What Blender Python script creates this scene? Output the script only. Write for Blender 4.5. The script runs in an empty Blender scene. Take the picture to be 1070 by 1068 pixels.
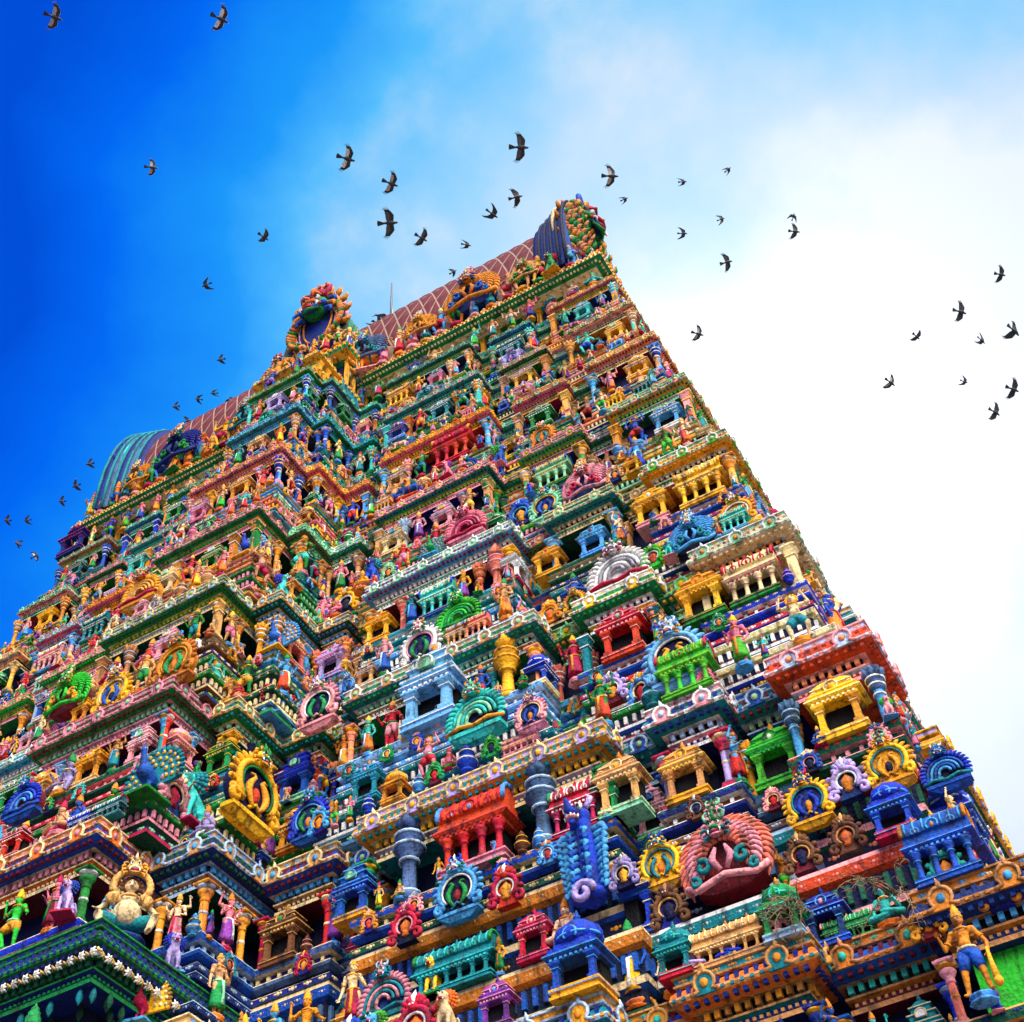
import bpy, bmesh, math, random
from mathutils import Vector, Matrix, Euler
random.seed(11)
sc = bpy.context.scene
COL = sc.collection
R_ = math.radians
# ------------------------------------------------------------------ camera
cam = bpy.data.cameras.new("camera"); camo = bpy.data.objects.new("camera", cam); COL.objects.link(camo)
CAMP = Vector((18.4, 0, 1.6))
RW = Matrix(((0.8649, 0.4994, -0.0496), (-0.4095, 0.6451, -0.6451), (-0.2902, 0.5783, 0.7625)))   # world axes in view axes (right, down, forward)
M3 = (Matrix(((1, 0, 0), (0, -1, 0), (0, 0, -1))) @ RW).transposed()
camo.matrix_world = Matrix.Translation(CAMP) @ M3.to_4x4()
cam.sensor_fit = 'HORIZONTAL'; cam.sensor_width = 36; cam.lens = 36 * 1469.9 / 1070
cam.clip_start = .1; cam.clip_end = 3000
sc.camera = camo
FPX, PCX, PCY = 1469.9, 535., 534.
def project(p):
    d = RW @ (Vector(p) - CAMP)
    return (PCX + FPX * d.x / d.z, PCY + FPX * d.y / d.z, d.z)
def raydir(u, v):
    return (RW.transposed() @ Vector((u - PCX, v - PCY, FPX))).normalized()
# ------------------------------------------------------------------ sun and sky
SUND = raydir(812, 500)
sun = bpy.data.lights.new("sun", 'SUN'); suno = bpy.data.objects.new("sun", sun); COL.objects.link(suno)
sun.energy = 4.0; sun.angle = R_(.5); sun.color = (1, .93, .8)
suno.rotation_euler = SUND.to_track_quat('Z', 'Y').to_euler(); suno.location = (40, 40, 80)
world = bpy.data.worlds.new("World"); sc.world = world; world.use_nodes = True
wn = world.node_tree; wn.nodes.clear()
def wnode(t, **k):
    n = wn.nodes.new(t)
    for a, b in k.items(): setattr(n, a, b)
    return n
def wl(a, b): wn.links.new(a, b)
def wmath(op, a, b=None, c=None, clamp=False):
    n = wnode('ShaderNodeMath', operation=op, use_clamp=clamp)
    for i, x in enumerate((a, b, c)):
        if x is None: continue
        if isinstance(x, (int, float)): n.inputs[i].default_value = x
        else: wl(x, n.inputs[i])
    return n.outputs[0]
def wsmooth(x, lo, hi):
    n = wnode('ShaderNodeMapRange', interpolation_type='SMOOTHSTEP')
    wl(x, n.inputs[0]); n.inputs[1].default_value = lo; n.inputs[2].default_value = hi
    return n.outputs[0]
tc = wnode('ShaderNodeTexCoord'); GEN = tc.outputs['Generated']
def wdot(v):
    n = wnode('ShaderNodeVectorMath', operation='DOT_PRODUCT'); wl(GEN, n.inputs[0]); n.inputs[1].default_value = v
    return n.outputs['Value']
def wmix(f, a, b):
    n = wnode('ShaderNodeMix', data_type='RGBA')
    if isinstance(f, (int, float)): n.inputs[0].default_value = f
    else: wl(f, n.inputs[0])
    for i, x in ((6, a), (7, b)):
        if isinstance(x, tuple): n.inputs[i].default_value = x + (1,)
        else: wl(x, n.inputs[i])
    return n.outputs[2]
sky = wnode('ShaderNodeTexSky', sky_type='NISHITA', sun_disc=False)
sky.sun_elevation = math.asin(SUND.z); sky.sun_rotation = math.atan2(SUND.x, SUND.y)
sky.air_density = 1.0; sky.dust_density = .6; sky.ozone_density = 3.0
tint = wnode('ShaderNodeMix', data_type='RGBA', blend_type='MULTIPLY'); tint.inputs[0].default_value = 1
wl(sky.outputs[0], tint.inputs[6]); tint.inputs[7].default_value = (.022, .40, 1.25, 1)
noi = wnode('ShaderNodeTexNoise'); noi.inputs['Scale'].default_value = 5.5; noi.inputs['Detail'].default_value = 9; noi.inputs['Roughness'].default_value = .55
wl(GEN, noi.inputs['Vector'])
noi2 = wnode('ShaderNodeTexNoise'); noi2.inputs['Scale'].default_value = 2.6; noi2.inputs['Detail'].default_value = 5
wl(GEN, noi2.inputs['Vector'])
nz = wmath('ADD', wmath('MULTIPLY', wmath('SUBTRACT', noi.outputs[0], .5), 1.0), wmath('MULTIPLY', wmath('SUBTRACT', noi2.outputs[0], .5), .5))
# thin cloud veil round the sun, clearing to deep blue away from it
veil = wmath('ADD', wmath('ADD', wdot(raydir(885, 415)), wmath('MULTIPLY', nz, .075)), wmath('MULTIPLY', wmath('MULTIPLY', wmath('MAXIMUM', wmath('SUBTRACT', .82, wdot((0, 0, 1))), 0), .8), wmath('MAXIMUM', wdot((-1, 0, 0)), 0)))
rmp = wnode('ShaderNodeMapRange'); rmp.inputs[1].default_value = .80; rmp.inputs[2].default_value = 1.0; wl(veil, rmp.inputs[0])
ramp = wnode('ShaderNodeValToRGB'); cr = ramp.color_ramp; wl(rmp.outputs[0], ramp.inputs[0])
stops = [(.18, (.0, .075, .70, 0)), (.36, (.0, .14, .92, .25)), (.56, (.01, .33, .98, .9)), (.68, (.09, .54, 1.0, 1)), (.78, (.32, .68, .98, 1)), (.86, (.58, .78, .96, 1)), (.93, (.86, .93, 1.0, 1))]
cr.elements[0].position = stops[0][0]; cr.elements[0].color = stops[0][1]; cr.elements[1].position = stops[-1][0]; cr.elements[1].color = stops[-1][1]
for p_, c_ in stops[1:-1]: q_ = cr.elements.new(p_); q_.color = c_
rs = wnode('ShaderNodeVectorMath', operation='SCALE'); wl(ramp.outputs[0], rs.inputs[0]); rs.inputs['Scale'].default_value = 10 / 2 ** .6
c0 = wmix(.92, tint.outputs[2], rs.outputs[0])
# wisps
wisp = wmath('MULTIPLY', wsmooth(noi.outputs[0], .50, .72), wsmooth(veil, .925, .975))
c1 = wmix(wmath('MULTIPLY', wisp, .6), c0, (5.0, 5.6, 6.2))
# glare of the sun through thin cloud
gd = wdot(SUND)
glow = wmath('ADD', wmath('MULTIPLY', wmath('POWER', wmath('MAXIMUM', gd, 0), 60.), 3.5), wmath('MULTIPLY', wmath('POWER', wmath('MAXIMUM', gd, 0), 400.), 16.))
glc = wnode('ShaderNodeMix', data_type='RGBA', blend_type='ADD'); glc.inputs[0].default_value = 1
gcol = wnode('ShaderNodeVectorMath', operation='SCALE'); gcol.inputs[0].default_value = (1, .95, .82); wl(glow, gcol.inputs['Scale'])
wl(c1, glc.inputs[6]); wl(gcol.outputs[0], glc.inputs[7])
# bright patch added to the unseen sky behind the viewer, lighting the facade
key_patch = wsmooth(wmath('ADD', wdot(Vector((.50, -.50, .71)).normalized()), wmath('MULTIPLY', nz, .3)), .74, .98)
c2 = wmix(key_patch, glc.outputs[2], (78., 73., 66.))
bgn = wnode('ShaderNodeBackground'); bgn.inputs['Strength'].default_value = .1; wl(c2, bgn.inputs[0])
wo = wnode('ShaderNodeOutputWorld'); wl(bgn.outputs[0], wo.inputs[0])
sc.view_settings.view_transform = 'Standard'; sc.view_settings.look = 'None'
sc.view_settings.gamma = 1; sc.view_settings.exposure = 0.6
sc.render.engine = 'CYCLES'
sc.cycles.max_bounces = 6; sc.cycles.diffuse_bounces = 2; sc.cycles.glossy_bounces = 2
# ------------------------------------------------------------------ materials
PAL = dict(
 blue=(.014, .10, .50), deepblue=(.010, .040, .24), nightblue=(.006, .014, .07), lightblue=(.10, .40, .74), skyblue=(.22, .52, .80), slate=(.10, .19, .34),
 teal=(.004, .27, .31), aqua=(.05, .58, .50), green=(.012, .30, .07), brightgreen=(.07, .52, .04), darkgreen=(.006, .12, .06), lime=(.36, .56, .03),
 mint=(.30, .68, .42), yellow=(.86, .47, .02), gold=(.74, .33, .03), orange=(.80, .23, .03), tan=(.66, .36, .13), cream=(.82, .66, .36),
 red=(.58, .018, .022), crimson=(.52, .015, .09), pink=(.80, .24, .34), rose=(.82, .36, .40), salmon=(.84, .27, .17), lavender=(.50, .40, .72),
 purple=(.24, .06, .36), maroon=(.20, .015, .04), white=(.80, .79, .74), grey=(.36, .36, .40), brown=(.20, .085, .035), skin=(.78, .43, .22),
 paleskin=(.83, .58, .40), dark=(.008, .008, .012), paleblue=(.46, .60, .76), palegreen=(.42, .64, .34))
WORD = dict(deepblue='dark blue', nightblue='blue-black', lightblue='light blue', skyblue='sky blue', slate='slate blue', aqua='turquoise', brightgreen='bright green',
 darkgreen='dark green', lime='lime green', gold='golden', skin='flesh-coloured', paleskin='pale flesh-coloured', paleblue='pale blue', palegreen='pale green', mint='mint green', rose='pale pink')
def word(c): return WORD.get(c, c)
MATS = {}
def mat(c):
    if c in MATS: return MATS[c]
    col = tuple(x ** 1.22 for x in PAL[c])
    m = bpy.data.materials.new("painted_stucco_" + c); m.use_nodes = True
    nt = m.node_tree; b = nt.nodes['Principled BSDF']
    tcn = nt.nodes.new('ShaderNodeTexCoord'); oi = nt.nodes.new('ShaderNodeObjectInfo')
    geo = nt.nodes.new('ShaderNodeNewGeometry')
    n1 = nt.nodes.new('ShaderNodeTexNoise'); n1.inputs['Scale'].default_value = 3.1; n1.inputs['Detail'].default_value = 8; n1.inputs['Roughness'].default_value = .68
    nt.links.new(geo.outputs['Position'], n1.inputs['Vector'])
    n2 = nt.nodes.new('ShaderNodeTexNoise'); n2.inputs['Scale'].default_value = 26; n2.inputs['Detail'].default_value = 6; n2.inputs['Roughness'].default_value = .7
    nt.links.new(geo.outputs['Position'], n2.inputs['Vector'])
    r1 = nt.nodes.new('ShaderNodeMapRange'); r1.inputs[1].default_value = .53; r1.inputs[2].default_value = .62; r1.inputs[4].default_value = .62
    nt.links.new(n1.outputs[0], r1.inputs[0])
    r2 = nt.nodes.new('ShaderNodeMapRange'); r2.inputs[1].default_value = .60; r2.inputs[2].default_value = .66; r2.inputs[4].default_value = .55
    nt.links.new(n2.outputs[0], r2.inputs[0])
    hs = nt.nodes.new('ShaderNodeHueSaturation'); hs.inputs['Color'].default_value = col + (1,)
    mr = nt.nodes.new('ShaderNodeMapRange'); mr.inputs[3].default_value = .78; mr.inputs[4].default_value = 1.18; nt.links.new(oi.outputs['Random'], mr.inputs[0]); nt.links.new(mr.outputs[0], hs.inputs['Value'])
    mh = nt.nodes.new('ShaderNodeMapRange'); mh.inputs[3].default_value = .485; mh.inputs[4].default_value = .515; nt.links.new(oi.outputs['Random'], mh.inputs[0]); nt.links.new(mh.outputs[0], hs.inputs['Hue'])
    def mx(f, a, bb):
        n = nt.nodes.new('ShaderNodeMix'); n.data_type = 'RGBA'; nt.links.new(f, n.inputs[0])
        nt.links.new(a, n.inputs[6]); n.inputs[7].default_value = bb + (1,); return n.outputs[2]
    g = sum(col) / 3
    dirt = tuple(.22 * x + .10 * g + .004 for x in col)
    fade = tuple(min(.85, x * .72 + .18) for x in col)
    mp = nt.nodes.new('ShaderNodeMapping'); mp.inputs['Scale'].default_value = (7, 7, 1.1); nt.links.new(geo.outputs['Position'], mp.inputs[0])
    n3 = nt.nodes.new('ShaderNodeTexNoise'); n3.inputs['Scale'].default_value = 1.0; n3.inputs['Detail'].default_value = 7; n3.inputs['Roughness'].default_value = .62; nt.links.new(mp.outputs[0], n3.inputs['Vector'])
    r3 = nt.nodes.new('ShaderNodeMapRange'); r3.inputs[1].default_value = .52; r3.inputs[2].default_value = .63; r3.inputs[4].default_value = .82; nt.links.new(n3.outputs[0], r3.inputs[0])
    o = mx(r1.outputs[0], hs.outputs[0], dirt)
    if c not in ('dark', 'nightblue'): o = mx(r2.outputs[0], o, fade)
    o = mx(r3.outputs[0], o, tuple(.16 * x + .008 for x in col))
    vo = nt.nodes.new('ShaderNodeTexVoronoi'); vo.inputs['Scale'].default_value = 17; nt.links.new(geo.outputs['Position'], vo.inputs['Vector'])
    nt.links.new(o, b.inputs['Base Color'])
    b.inputs['Roughness'].default_value = .72
    b.inputs['Specular IOR Level'].default_value = .2
    bp = nt.nodes.new('ShaderNodeBump'); bp.inputs['Strength'].default_value = .55; bp.inputs['Distance'].default_value = .03
    ad = nt.nodes.new('ShaderNodeMath'); ad.operation = 'ADD'; nt.links.new(n2.outputs[0], ad.inputs[0]); nt.links.new(vo.outputs[0], ad.inputs[1]); nt.links.new(ad.outputs[0], bp.inputs['Height']); nt.links.new(bp.outputs[0], b.inputs['Normal'])
    MATS[c] = m
    return m
def plainmat(name, col, rough=.6):
    m = bpy.data.materials.new(name); m.use_nodes = True
    nt = m.node_tree; b = nt.nodes['Principled BSDF']; b.inputs['Roughness'].default_value = rough
    n = nt.nodes.new('ShaderNodeTexNoise'); n.inputs['Scale'].default_value = 8; n.inputs['Detail'].default_value = 6
    cr = nt.nodes.new('ShaderNodeMix'); cr.data_type = 'RGBA'; nt.links.new(n.outputs[0], cr.inputs[0])
    cr.inputs[6].default_value = tuple(x * .65 for x in col) + (1,); cr.inputs[7].default_value = tuple(min(1, x * 1.3) for x in col) + (1,)
    nt.links.new(cr.outputs[2], b.inputs['Base Color'])
    MATS[name] = m
    return m
# ------------------------------------------------------------------ mesh builder
class MB:
    def __init__(s): s.v = []; s.f = []; s.m = []; s.sm = []; s.roles = []; s.M = Matrix()
    def role(s, r):
        if r not in s.roles: s.roles.append(r)
        return s.roles.index(r)
    def add(s, vs, fs, r, smooth=False):
        b = len(s.v); i = s.role(r)
        s.v += [tuple(s.M @ Vector(p)) for p in vs]
        for f in fs: s.f.append([b + j for j in f]); s.m.append(i); s.sm.append(smooth)
    def box(s, c, d, r, taper=1.0):
        x, y, z = c; a, b, h = d[0] / 2, d[1] / 2, d[2] / 2; t = taper
        vs = [(x - a, y - b, z - h), (x + a, y - b, z - h), (x + a, y + b, z - h), (x - a, y + b, z - h), (x - a * t, y - b * t, z + h), (x + a * t, y - b * t, z + h), (x + a * t, y + b * t, z + h), (x - a * t, y + b * t, z + h)]
        s.add(vs, [(0, 3, 2, 1), (4, 5, 6, 7), (0, 1, 5, 4), (1, 2, 6, 5), (2, 3, 7, 6), (3, 0, 4, 7)], r)
    def lathe(s, prof, r, seg=14, c=(0, 0), smooth=True, squash=1.0, rib=0.0, nr=0, rot=0.0):
        vs = []; fs = []
        for (rad, z) in prof:
            for j in range(seg):
                a = 2 * math.pi * j / seg + rot
                q = rad * (1 + (rib * math.cos(nr * a) if nr else 0))
                vs.append((c[0] + q * math.cos(a), c[1] + q * squash * math.sin(a), z))
        n = len(prof)
        for i in range(n - 1):
            for j in range(seg):
                fs.append((i * seg + j, i * seg + (j + 1) % seg, (i + 1) * seg + (j + 1) % seg, (i + 1) * seg + j))
        fs.append(tuple(range(seg))[::-1]); fs.append(tuple((n - 1) * seg + j for j in range(seg)))
        s.add(vs, fs, r, smooth)
    def tube(s, pts, rad, r, seg=6, flat=1.0):
        pts = [Vector(p) for p in pts]; n = len(pts)
        if not isinstance(rad, (list, tuple)): rad = [rad] * n
        vs = []; fs = []
        for i, p in enumerate(pts):
            t = (pts[min(i + 1, n - 1)] - pts[max(i - 1, 0)])
            if t.length < 1e-9: t = Vector((0, 0, 1))
            t.normalize()
            a = Vector((0, -1, 0)) if abs(t.y) < .9 else Vector((1, 0, 0))
            e1 = t.cross(a).normalized(); e2 = t.cross(e1)
            for j in range(seg):
                q = 2 * math.pi * j / seg
                vs.append(p + (e1 * math.cos(q) + e2 * math.sin(q) * flat) * rad[i])
        for i in range(n - 1):
            for j in range(seg):
                fs.append((i * seg + j, i * seg + (j + 1) % seg, (i + 1) * seg + (j + 1) % seg, (i + 1) * seg + j))
        fs.append(tuple(range(seg))[::-1]); fs.append(tuple((n - 1) * seg + j for j in range(seg)))
        s.add(vs, fs, r, True)
    def ball(s, c, d, r, seg=10, rings=7):
        vs = [(c[0], c[1], c[2] - d[2])]; fs = []
        for i in range(1, rings):
            a = math.pi * i / rings
            for j in range(seg):
                b = 2 * math.pi * j / seg
                vs.append((c[0] + d[0] * math.sin(a) * math.cos(b), c[1] + d[1] * math.sin(a) * math.sin(b), c[2] - d[2] * math.cos(a)))
        vs.append((c[0], c[1], c[2] + d[2])); L = len(vs) - 1
        for j in range(seg):
            fs.append((0, 1 + (j + 1) % seg, 1 + j)); fs.append((L, L - seg + j, L - seg + (j + 1) % seg))
        for i in range(rings - 2):
            for j in range(seg):
                fs.append((1 + i * seg + j, 1 + i * seg + (j + 1) % seg, 1 + (i + 1) * seg + (j + 1) % seg, 1 + (i + 1) * seg + j))
        s.add(vs, fs, r, True)
    def prism(s, poly, y0, y1, r, bev=0.0):       # outline in XZ, extruded along Y (front at y0)
        n = len(poly); cx = sum(p[0] for p in poly) / n; cz = sum(p[1] for p in poly) / n
        rings = [(1, y1), (1, y0 + bev), (1 - bev * 2, y0)] if bev else [(1, y1), (1, y0)]
        vs = []; fs = []
        for k, y in rings: vs += [(cx + (p[0] - cx) * k, y, cz + (p[1] - cz) * k) for p in poly]
        for i in range(len(rings) - 1):
            for j in range(n): fs.append((i * n + j, (i + 1) * n + j, (i + 1) * n + (j + 1) % n, i * n + (j + 1) % n))
        fs.append(tuple(range(n))); L = (len(rings) - 1) * n
        fs.append(tuple(L + j for j in range(n))[::-1])
        s.add(vs, fs, r)
    def mesh(s, name):
        me = bpy.data.meshes.new(name); me.from_pydata(s.v, [], s.f)
        for r in s.roles: me.materials.append(None)
        me.polygons.foreach_set('material_index', s.m); me.polygons.foreach_set('use_smooth', s.sm)
        bm = bmesh.new(); bm.from_mesh(me); bmesh.ops.recalc_face_normals(bm, faces=bm.faces[:]); bm.to_mesh(me); bm.free()
        me.update()
        return me
def link(name, me, roles, pal, parent=None, M=None):
    o = bpy.data.objects.new(name, me); COL.objects.link(o)
    for i, r in enumerate(roles):
        sl = o.material_slots[i]; sl.link = 'OBJECT'
        c = pal.get(r, r) if pal else r
        sl.material = MATS[c] if c in MATS else mat(c)
    if parent: o.parent = parent
    if M is not None: o.matrix_local = M
    return o
def circ(cx, cz, r, a0, a1, n, y=0):
    return [(cx + r * math.cos(R_(a0 + (a1 - a0) * i / n)), y, cz + r * math.sin(R_(a0 + (a1 - a0) * i / n))) for i in range(n + 1)]
def spiral(cx, cz, r0, r1, a0, a1, n, y=0):
    return [(cx + (r0 + (r1 - r0) * i / n) * math.cos(R_(a0 + (a1 - a0) * i / n)), y, cz + (r0 + (r1 - r0) * i / n) * math.sin(R_(a0 + (a1 - a0) * i / n))) for i in range(n + 1)]
# ------------------------------------------------------------------ ornament parts
def square_lathe(b, prof, r, cx=0, cy=0, sx=1, sy=1):
    vs = []; fs = []
    for rad, z in prof: vs += [(cx - rad * sx, cy - rad * sy, z), (cx + rad * sx, cy - rad * sy, z), (cx + rad * sx, cy + rad * sy, z), (cx - rad * sx, cy + rad * sy, z)]
    n = len(prof)
    for i in range(n - 1):
        for j in range(4): fs.append((i * 4 + j, i * 4 + (j + 1) % 4, i * 4 + 4 + (j + 1) % 4, i * 4 + 4 + j))
    fs.append((3, 2, 1, 0)); fs.append(tuple((n - 1) * 4 + j for j in range(4)))
    b.add(vs, fs, r)
PROTO = {}           # kind -> list of (part name, mesh, roles)
def proto(kind, parts, wide, high, name, phrase, cat): PROTO[kind] = dict(parts=[(n, b.mesh(n), list(b.roles)) for n, b in parts], wide=wide, high=high, name=name, phrase=phrase, cat=cat)
def kirti(b, hx=0, hz=0, s=1.0):
    """large lion mask with bulging eyes, fangs and curling mane; unit radius"""
    def P(x, y, z): return (hx + x * s, y * s, hz + z * s)
    B = lambda x, y, z, d, r, n=10: b.ball(P(x, y, z), tuple(q * s for q in d), r, n, 7)
    T = lambda pts, rr, r: b.tube([P(*q) for q in pts], [q * s for q in rr], r, 8)
    B(0, 0, 0, (.62, .42, .6), 'main', 16); B(0, -.34, -.06, (.24, .2, .18), 'trim'); B(0, -.36, -.42, (.4, .16, .2), 'mouth', 14); B(0, -.5, -.46, (.16, .1, .1), 'tongue')
    T([(-.42, -.34, -.3), (-.2, -.5, -.2), (0, -.54, -.18), (.2, -.5, -.2), (.42, -.34, -.3)], (.07, .09, .1, .09, .07), 'trim')
    T([(-.36, -.34, -.54), (0, -.5, -.66), (.36, -.34, -.54)], (.06, .09, .06), 'main')
    for i in range(9): x = -.32 + .08 * i; T([(x, -.52 + abs(x) * .4, -.26), (x, -.54 + abs(x) * .4, -.36)], (.035, .012), 'white')
    for q in (-1, 1):
        B(q * .26, -.36, .18, (.15, .12, .15), 'white'); B(q * .26, -.47, .18, (.07, .05, .07), 'dark', 8); T([(q * .08, -.42, .26), (q * .26, -.5, .38), (q * .46, -.34, .26)], (.05, .08, .04), 'trim')
        T([(q * .36, -.46, -.3), (q * .4, -.52, -.46), (q * .34, -.5, -.6)], (.06, .05, .01), 'white'); B(q * .48, -.2, -.14, (.16, .16, .16), 'accent')
        T([(q * .34, -.05, .5), (q * .6, -.1, .78), (q * .66, -.1, 1.06), (q * .46, -.1, 1.26), (q * .34, -.1, 1.18)], (.13, .12, .1, .06, .02), 'horn')
        for k, (x, z) in enumerate(((.66, .34), (.76, .04), (.72, -.28), (.58, -.54))):
            T([(q * (x - .1), 0, z), (q * x, -.12, z + .06), (q * (x + .2), -.14, z - .04), (q * (x + .22), -.12, z - .2), (q * (x + .08), -.12, z - .2)], (.09, .11, .09, .06, .02), ('mane', 'accent')[k % 2])
    for k, x in enumerate((-.3, -.1, .1, .3)): T([(x, -.1, .5), (x * 1.3, -.24, .8), (x * 1.1, -.16, 1.0 - abs(x))], (.1, .11, .02), ('mane', 'horn')[k % 2])
    T([(0, -.2, .5), (0, -.3, .9), (0, -.18, 1.35)], (.12, .13, .02), 'trim')
def lion_face(b, z, s=1.0, y=-.1):
    m = b.M.copy(); b.M = m @ Matrix.Translation((0, y, z)) @ Matrix.Scale(.19 * s, 4); kirti(b); b.M = m
def flames(b, n, r0, r1, cz, a0, a1, w, role, y, curl=.25):
    for i in range(n):
        a = R_(a0 + (a1 - a0) * i / (n - 1)); sgn = -1 if math.cos(a) < 0 else 1
        pts = []; 
        for t, k in ((0, 0), (.4, .1), (.75, .5), (1, 1.)):
            rr = r0 + (r1 - r0) * t; aa = a - sgn * curl * k * .35
            pts.append((rr * math.cos(aa), y - .02 * t, cz + rr * math.sin(aa)))
        b.tube(pts, [w, w * 1.05, w * .75, w * .15], role, 6, .8)
def k_flame():
    p = MB(); p.prism([(x, z) for x, _, z in circ(0, .44, .36, -50, 230, 20)] + [(-.3, .04), (.3, .04)], -.05, .16, 'panel')
    p.ball((0, -.06, .34), (.07, .05, .12), 'heart'); p.box((0, .02, .03), (.8, .2, .06), 'main'); square_lathe(p, [(.2, -.1), (.36, -.02), (.38, 0)], 'main', 0, .06, 1, .3)
    p.tube([(-.12, -.07, .1), (0, -.08, .2), (.12, -.07, .1)], .025, 'main')
    rim = MB(); pts = spiral(-.36, .14, .02, .1, 380, 90, 9, -.07)[:-1] + circ(0, .44, .36, 230, -50, 26, -.08) + spiral(.36, .14, .1, .02, 90, -200, 9, -.07)
    rim.tube(pts, .045, 'main', 8); rim.tube(circ(0, .44, .295, 228, -48, 24, -.085), .02, 'trim', 6)
    fl = MB(); flames(fl, 17, .37, .52, .44, -38, 218, .05, 'flame', -.03)
    s = MB()
    for q in (-1, 1):
        pts = [(q * (.05 + .12 * math.sin(t * 3.0)), -.09, .12 + .44 * t) for t in [i / 10 for i in range(11)]] + [(q * .1, -.09, .6), (q * .15, -.09, .58)]
        s.tube(pts, [.02 + .028 * math.sin(min(1, i / 11) * 3.14) for i in range(len(pts))], 'accent', 7)
    f = MB(); lion_face(f, .9, .95)
    proto('flame', [('panel', p), ('rim', rim), ('flame_border', fl), ('scroll', s), ('lion_face', f)], 1.04, 1.28, 'horseshoe_ornament', 'horseshoe gable plaque ringed with flames', 'ornament')
def k_shell():
    p = MB(); p.prism([(x, z) for x, _, z in circ(0, .3, .44, -8, 188, 22)] + [(-.4, .08), (.4, .08)], -.04, .18, 'panel')
    p.box((0, .02, .04), (.9, .22, .08), 'main'); square_lathe(p, [(.22, -.1), (.4, -.02), (.42, 0)], 'main', 0, .06, 1, .3); p.tube([(-.5, -.08, .1), (-.25, -.1, .16), (0, -.1, .1), (.25, -.1, .16), (.5, -.08, .1)], .035, 'accent')
    rim = MB()
    for i, r in enumerate((.12, .2, .28, .36)):
        rim.tube(spiral(-r + .02, .22, .02, .06, 300, 180, 4, -.06) + circ(0, .26, r, 180, 0, 18, -.07 - .01 * (3 - i)), .03, 'main' if i % 2 else 'trim', 7)
    fl = MB(); flames(fl, 19, .4, .54, .28, -12, 192, .045, 'flame', -.04, .4)
    f = MB(); lion_face(f, .78, .9, -.12)
    proto('shell', [('panel', p), ('ring', rim), ('flame_border', fl), ('lion_face', f)], 1.08, 1.15, 'shell_ornament', 'fan-shaped shell plaque with concentric rings', 'ornament')
def k_scroll():
    p = MB(); p.prism([(x, z) for x, _, z in circ(0, .4, .27, -55, 235, 16)] + [(-.24, .03), (.24, .03)], -.04, .14, 'panel')
    p.lathe([(.02, .16), (.1, .2), (.07, .26), (.12, .34), (.13, .44), (.06, .52), (.01, .6)], 'heart', 10, (0, -.05), squash=.55)
    rim = MB(); pts = spiral(-.3, .13, .02, .12, 420, 70, 10, -.08)[:-1] + circ(0, .42, .27, 225, -45, 20, -.09) + spiral(.3, .13, .12, .02, 110, -240, 10, -.08)
    rim.tube(pts, .055, 'main', 8); rim.tube(circ(0, .41, .2, 232, -52, 18, -.09), .026, 'trim', 6)
    for i in range(7):
        a = R_(-10 + 200 * i / 6); c0 = Vector((.32 * math.cos(a), -.06, .42 + .32 * math.sin(a))); q = Vector((math.cos(a), -.1, math.sin(a)))
        rim.tube([c0 - q * .03, c0 + q * .06, c0 + q * .11], [.06, .065, .015], 'main', 7)
    f = MB()
    for q, hh in ((-.12, .2), (-.06, .26), (0, .32), (.06, .26), (.12, .2)): f.tube([(q * .5, -.06, .7), (q * 1.5, -.1, .72 + hh * .5), (q * 1.1, -.05, .7 + hh)], [.05, .055, .008], 'flame' if q else 'trim')
    f.ball((0, -.13, .7), (.085, .06, .075), 'main', 10, 7); f.ball((-.03, -.185, .72), (.02, .012, .02), 'white', 6, 4); f.ball((.03, -.185, .72), (.02, .012, .02), 'white', 6, 4)
    proto('scroll', [('panel', p), ('volute', rim), ('leaf_crest', f)], .86, 1.02, 'scroll_ornament', 'scrolled crest plaque with curled feet', 'ornament')
def k_plume():
    p = MB(); p.prism([(x, z) for x, _, z in circ(0, .4, .42, -25, 205, 22)] + [(-.42, .1), (-.2, .02), (.2, .02), (.42, .1)], -.04, .2, 'panel')
    p.tube([(-.5, -.1, .16), (-.35, -.16, .06), (-.15, -.18, .1), (0, -.18, .14), (.15, -.18, .1), (.35, -.16, .06), (.5, -.1, .16)], .042, 'main', 8)
    fl = MB()
    for k, (n, r0, r1, w, y) in enumerate(((25, .42, .60, .036, -.04), (21, .32, .48, .034, -.1), (15, .2, .35, .032, -.15))): flames(fl, n, r0, r1, .4, -22, 202, w, 'flame' if k != 1 else 'main', y, .95)
    s = MB()
    for q in (-1, 1):
        s.tube([(q * x, y, z) for x, y, z in spiral(.24, .3, .1, .03, 60, 420, 12, -.2)], .035, 'accent', 7)
        s.tube([(q * x, y, z) for x, y, z in spiral(.36, .14, .07, .02, 60, 400, 10, -.19)], .03, 'accent', 7)
        s.tube([(q * .04, -.2, .2), (q * .12, -.22, .34), (q * .06, -.2, .5)], [.03, .05, .02], 'main')
    f = MB(); lion_face(f, .74, 1.0, -.2); f.M = Matrix.Translation((0, -.02, 0)); lion_face(f, 1.02, .7, -.12)
    proto('plume', [('panel', p), ('plume_border', fl), ('scroll', s), ('lion_face', f)], 1.2, 1.3, 'plume_ornament', 'broad plumed gable plaque with tiers of curling feathers', 'ornament')
k_flame(); k_shell(); k_scroll(); k_plume()
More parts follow.
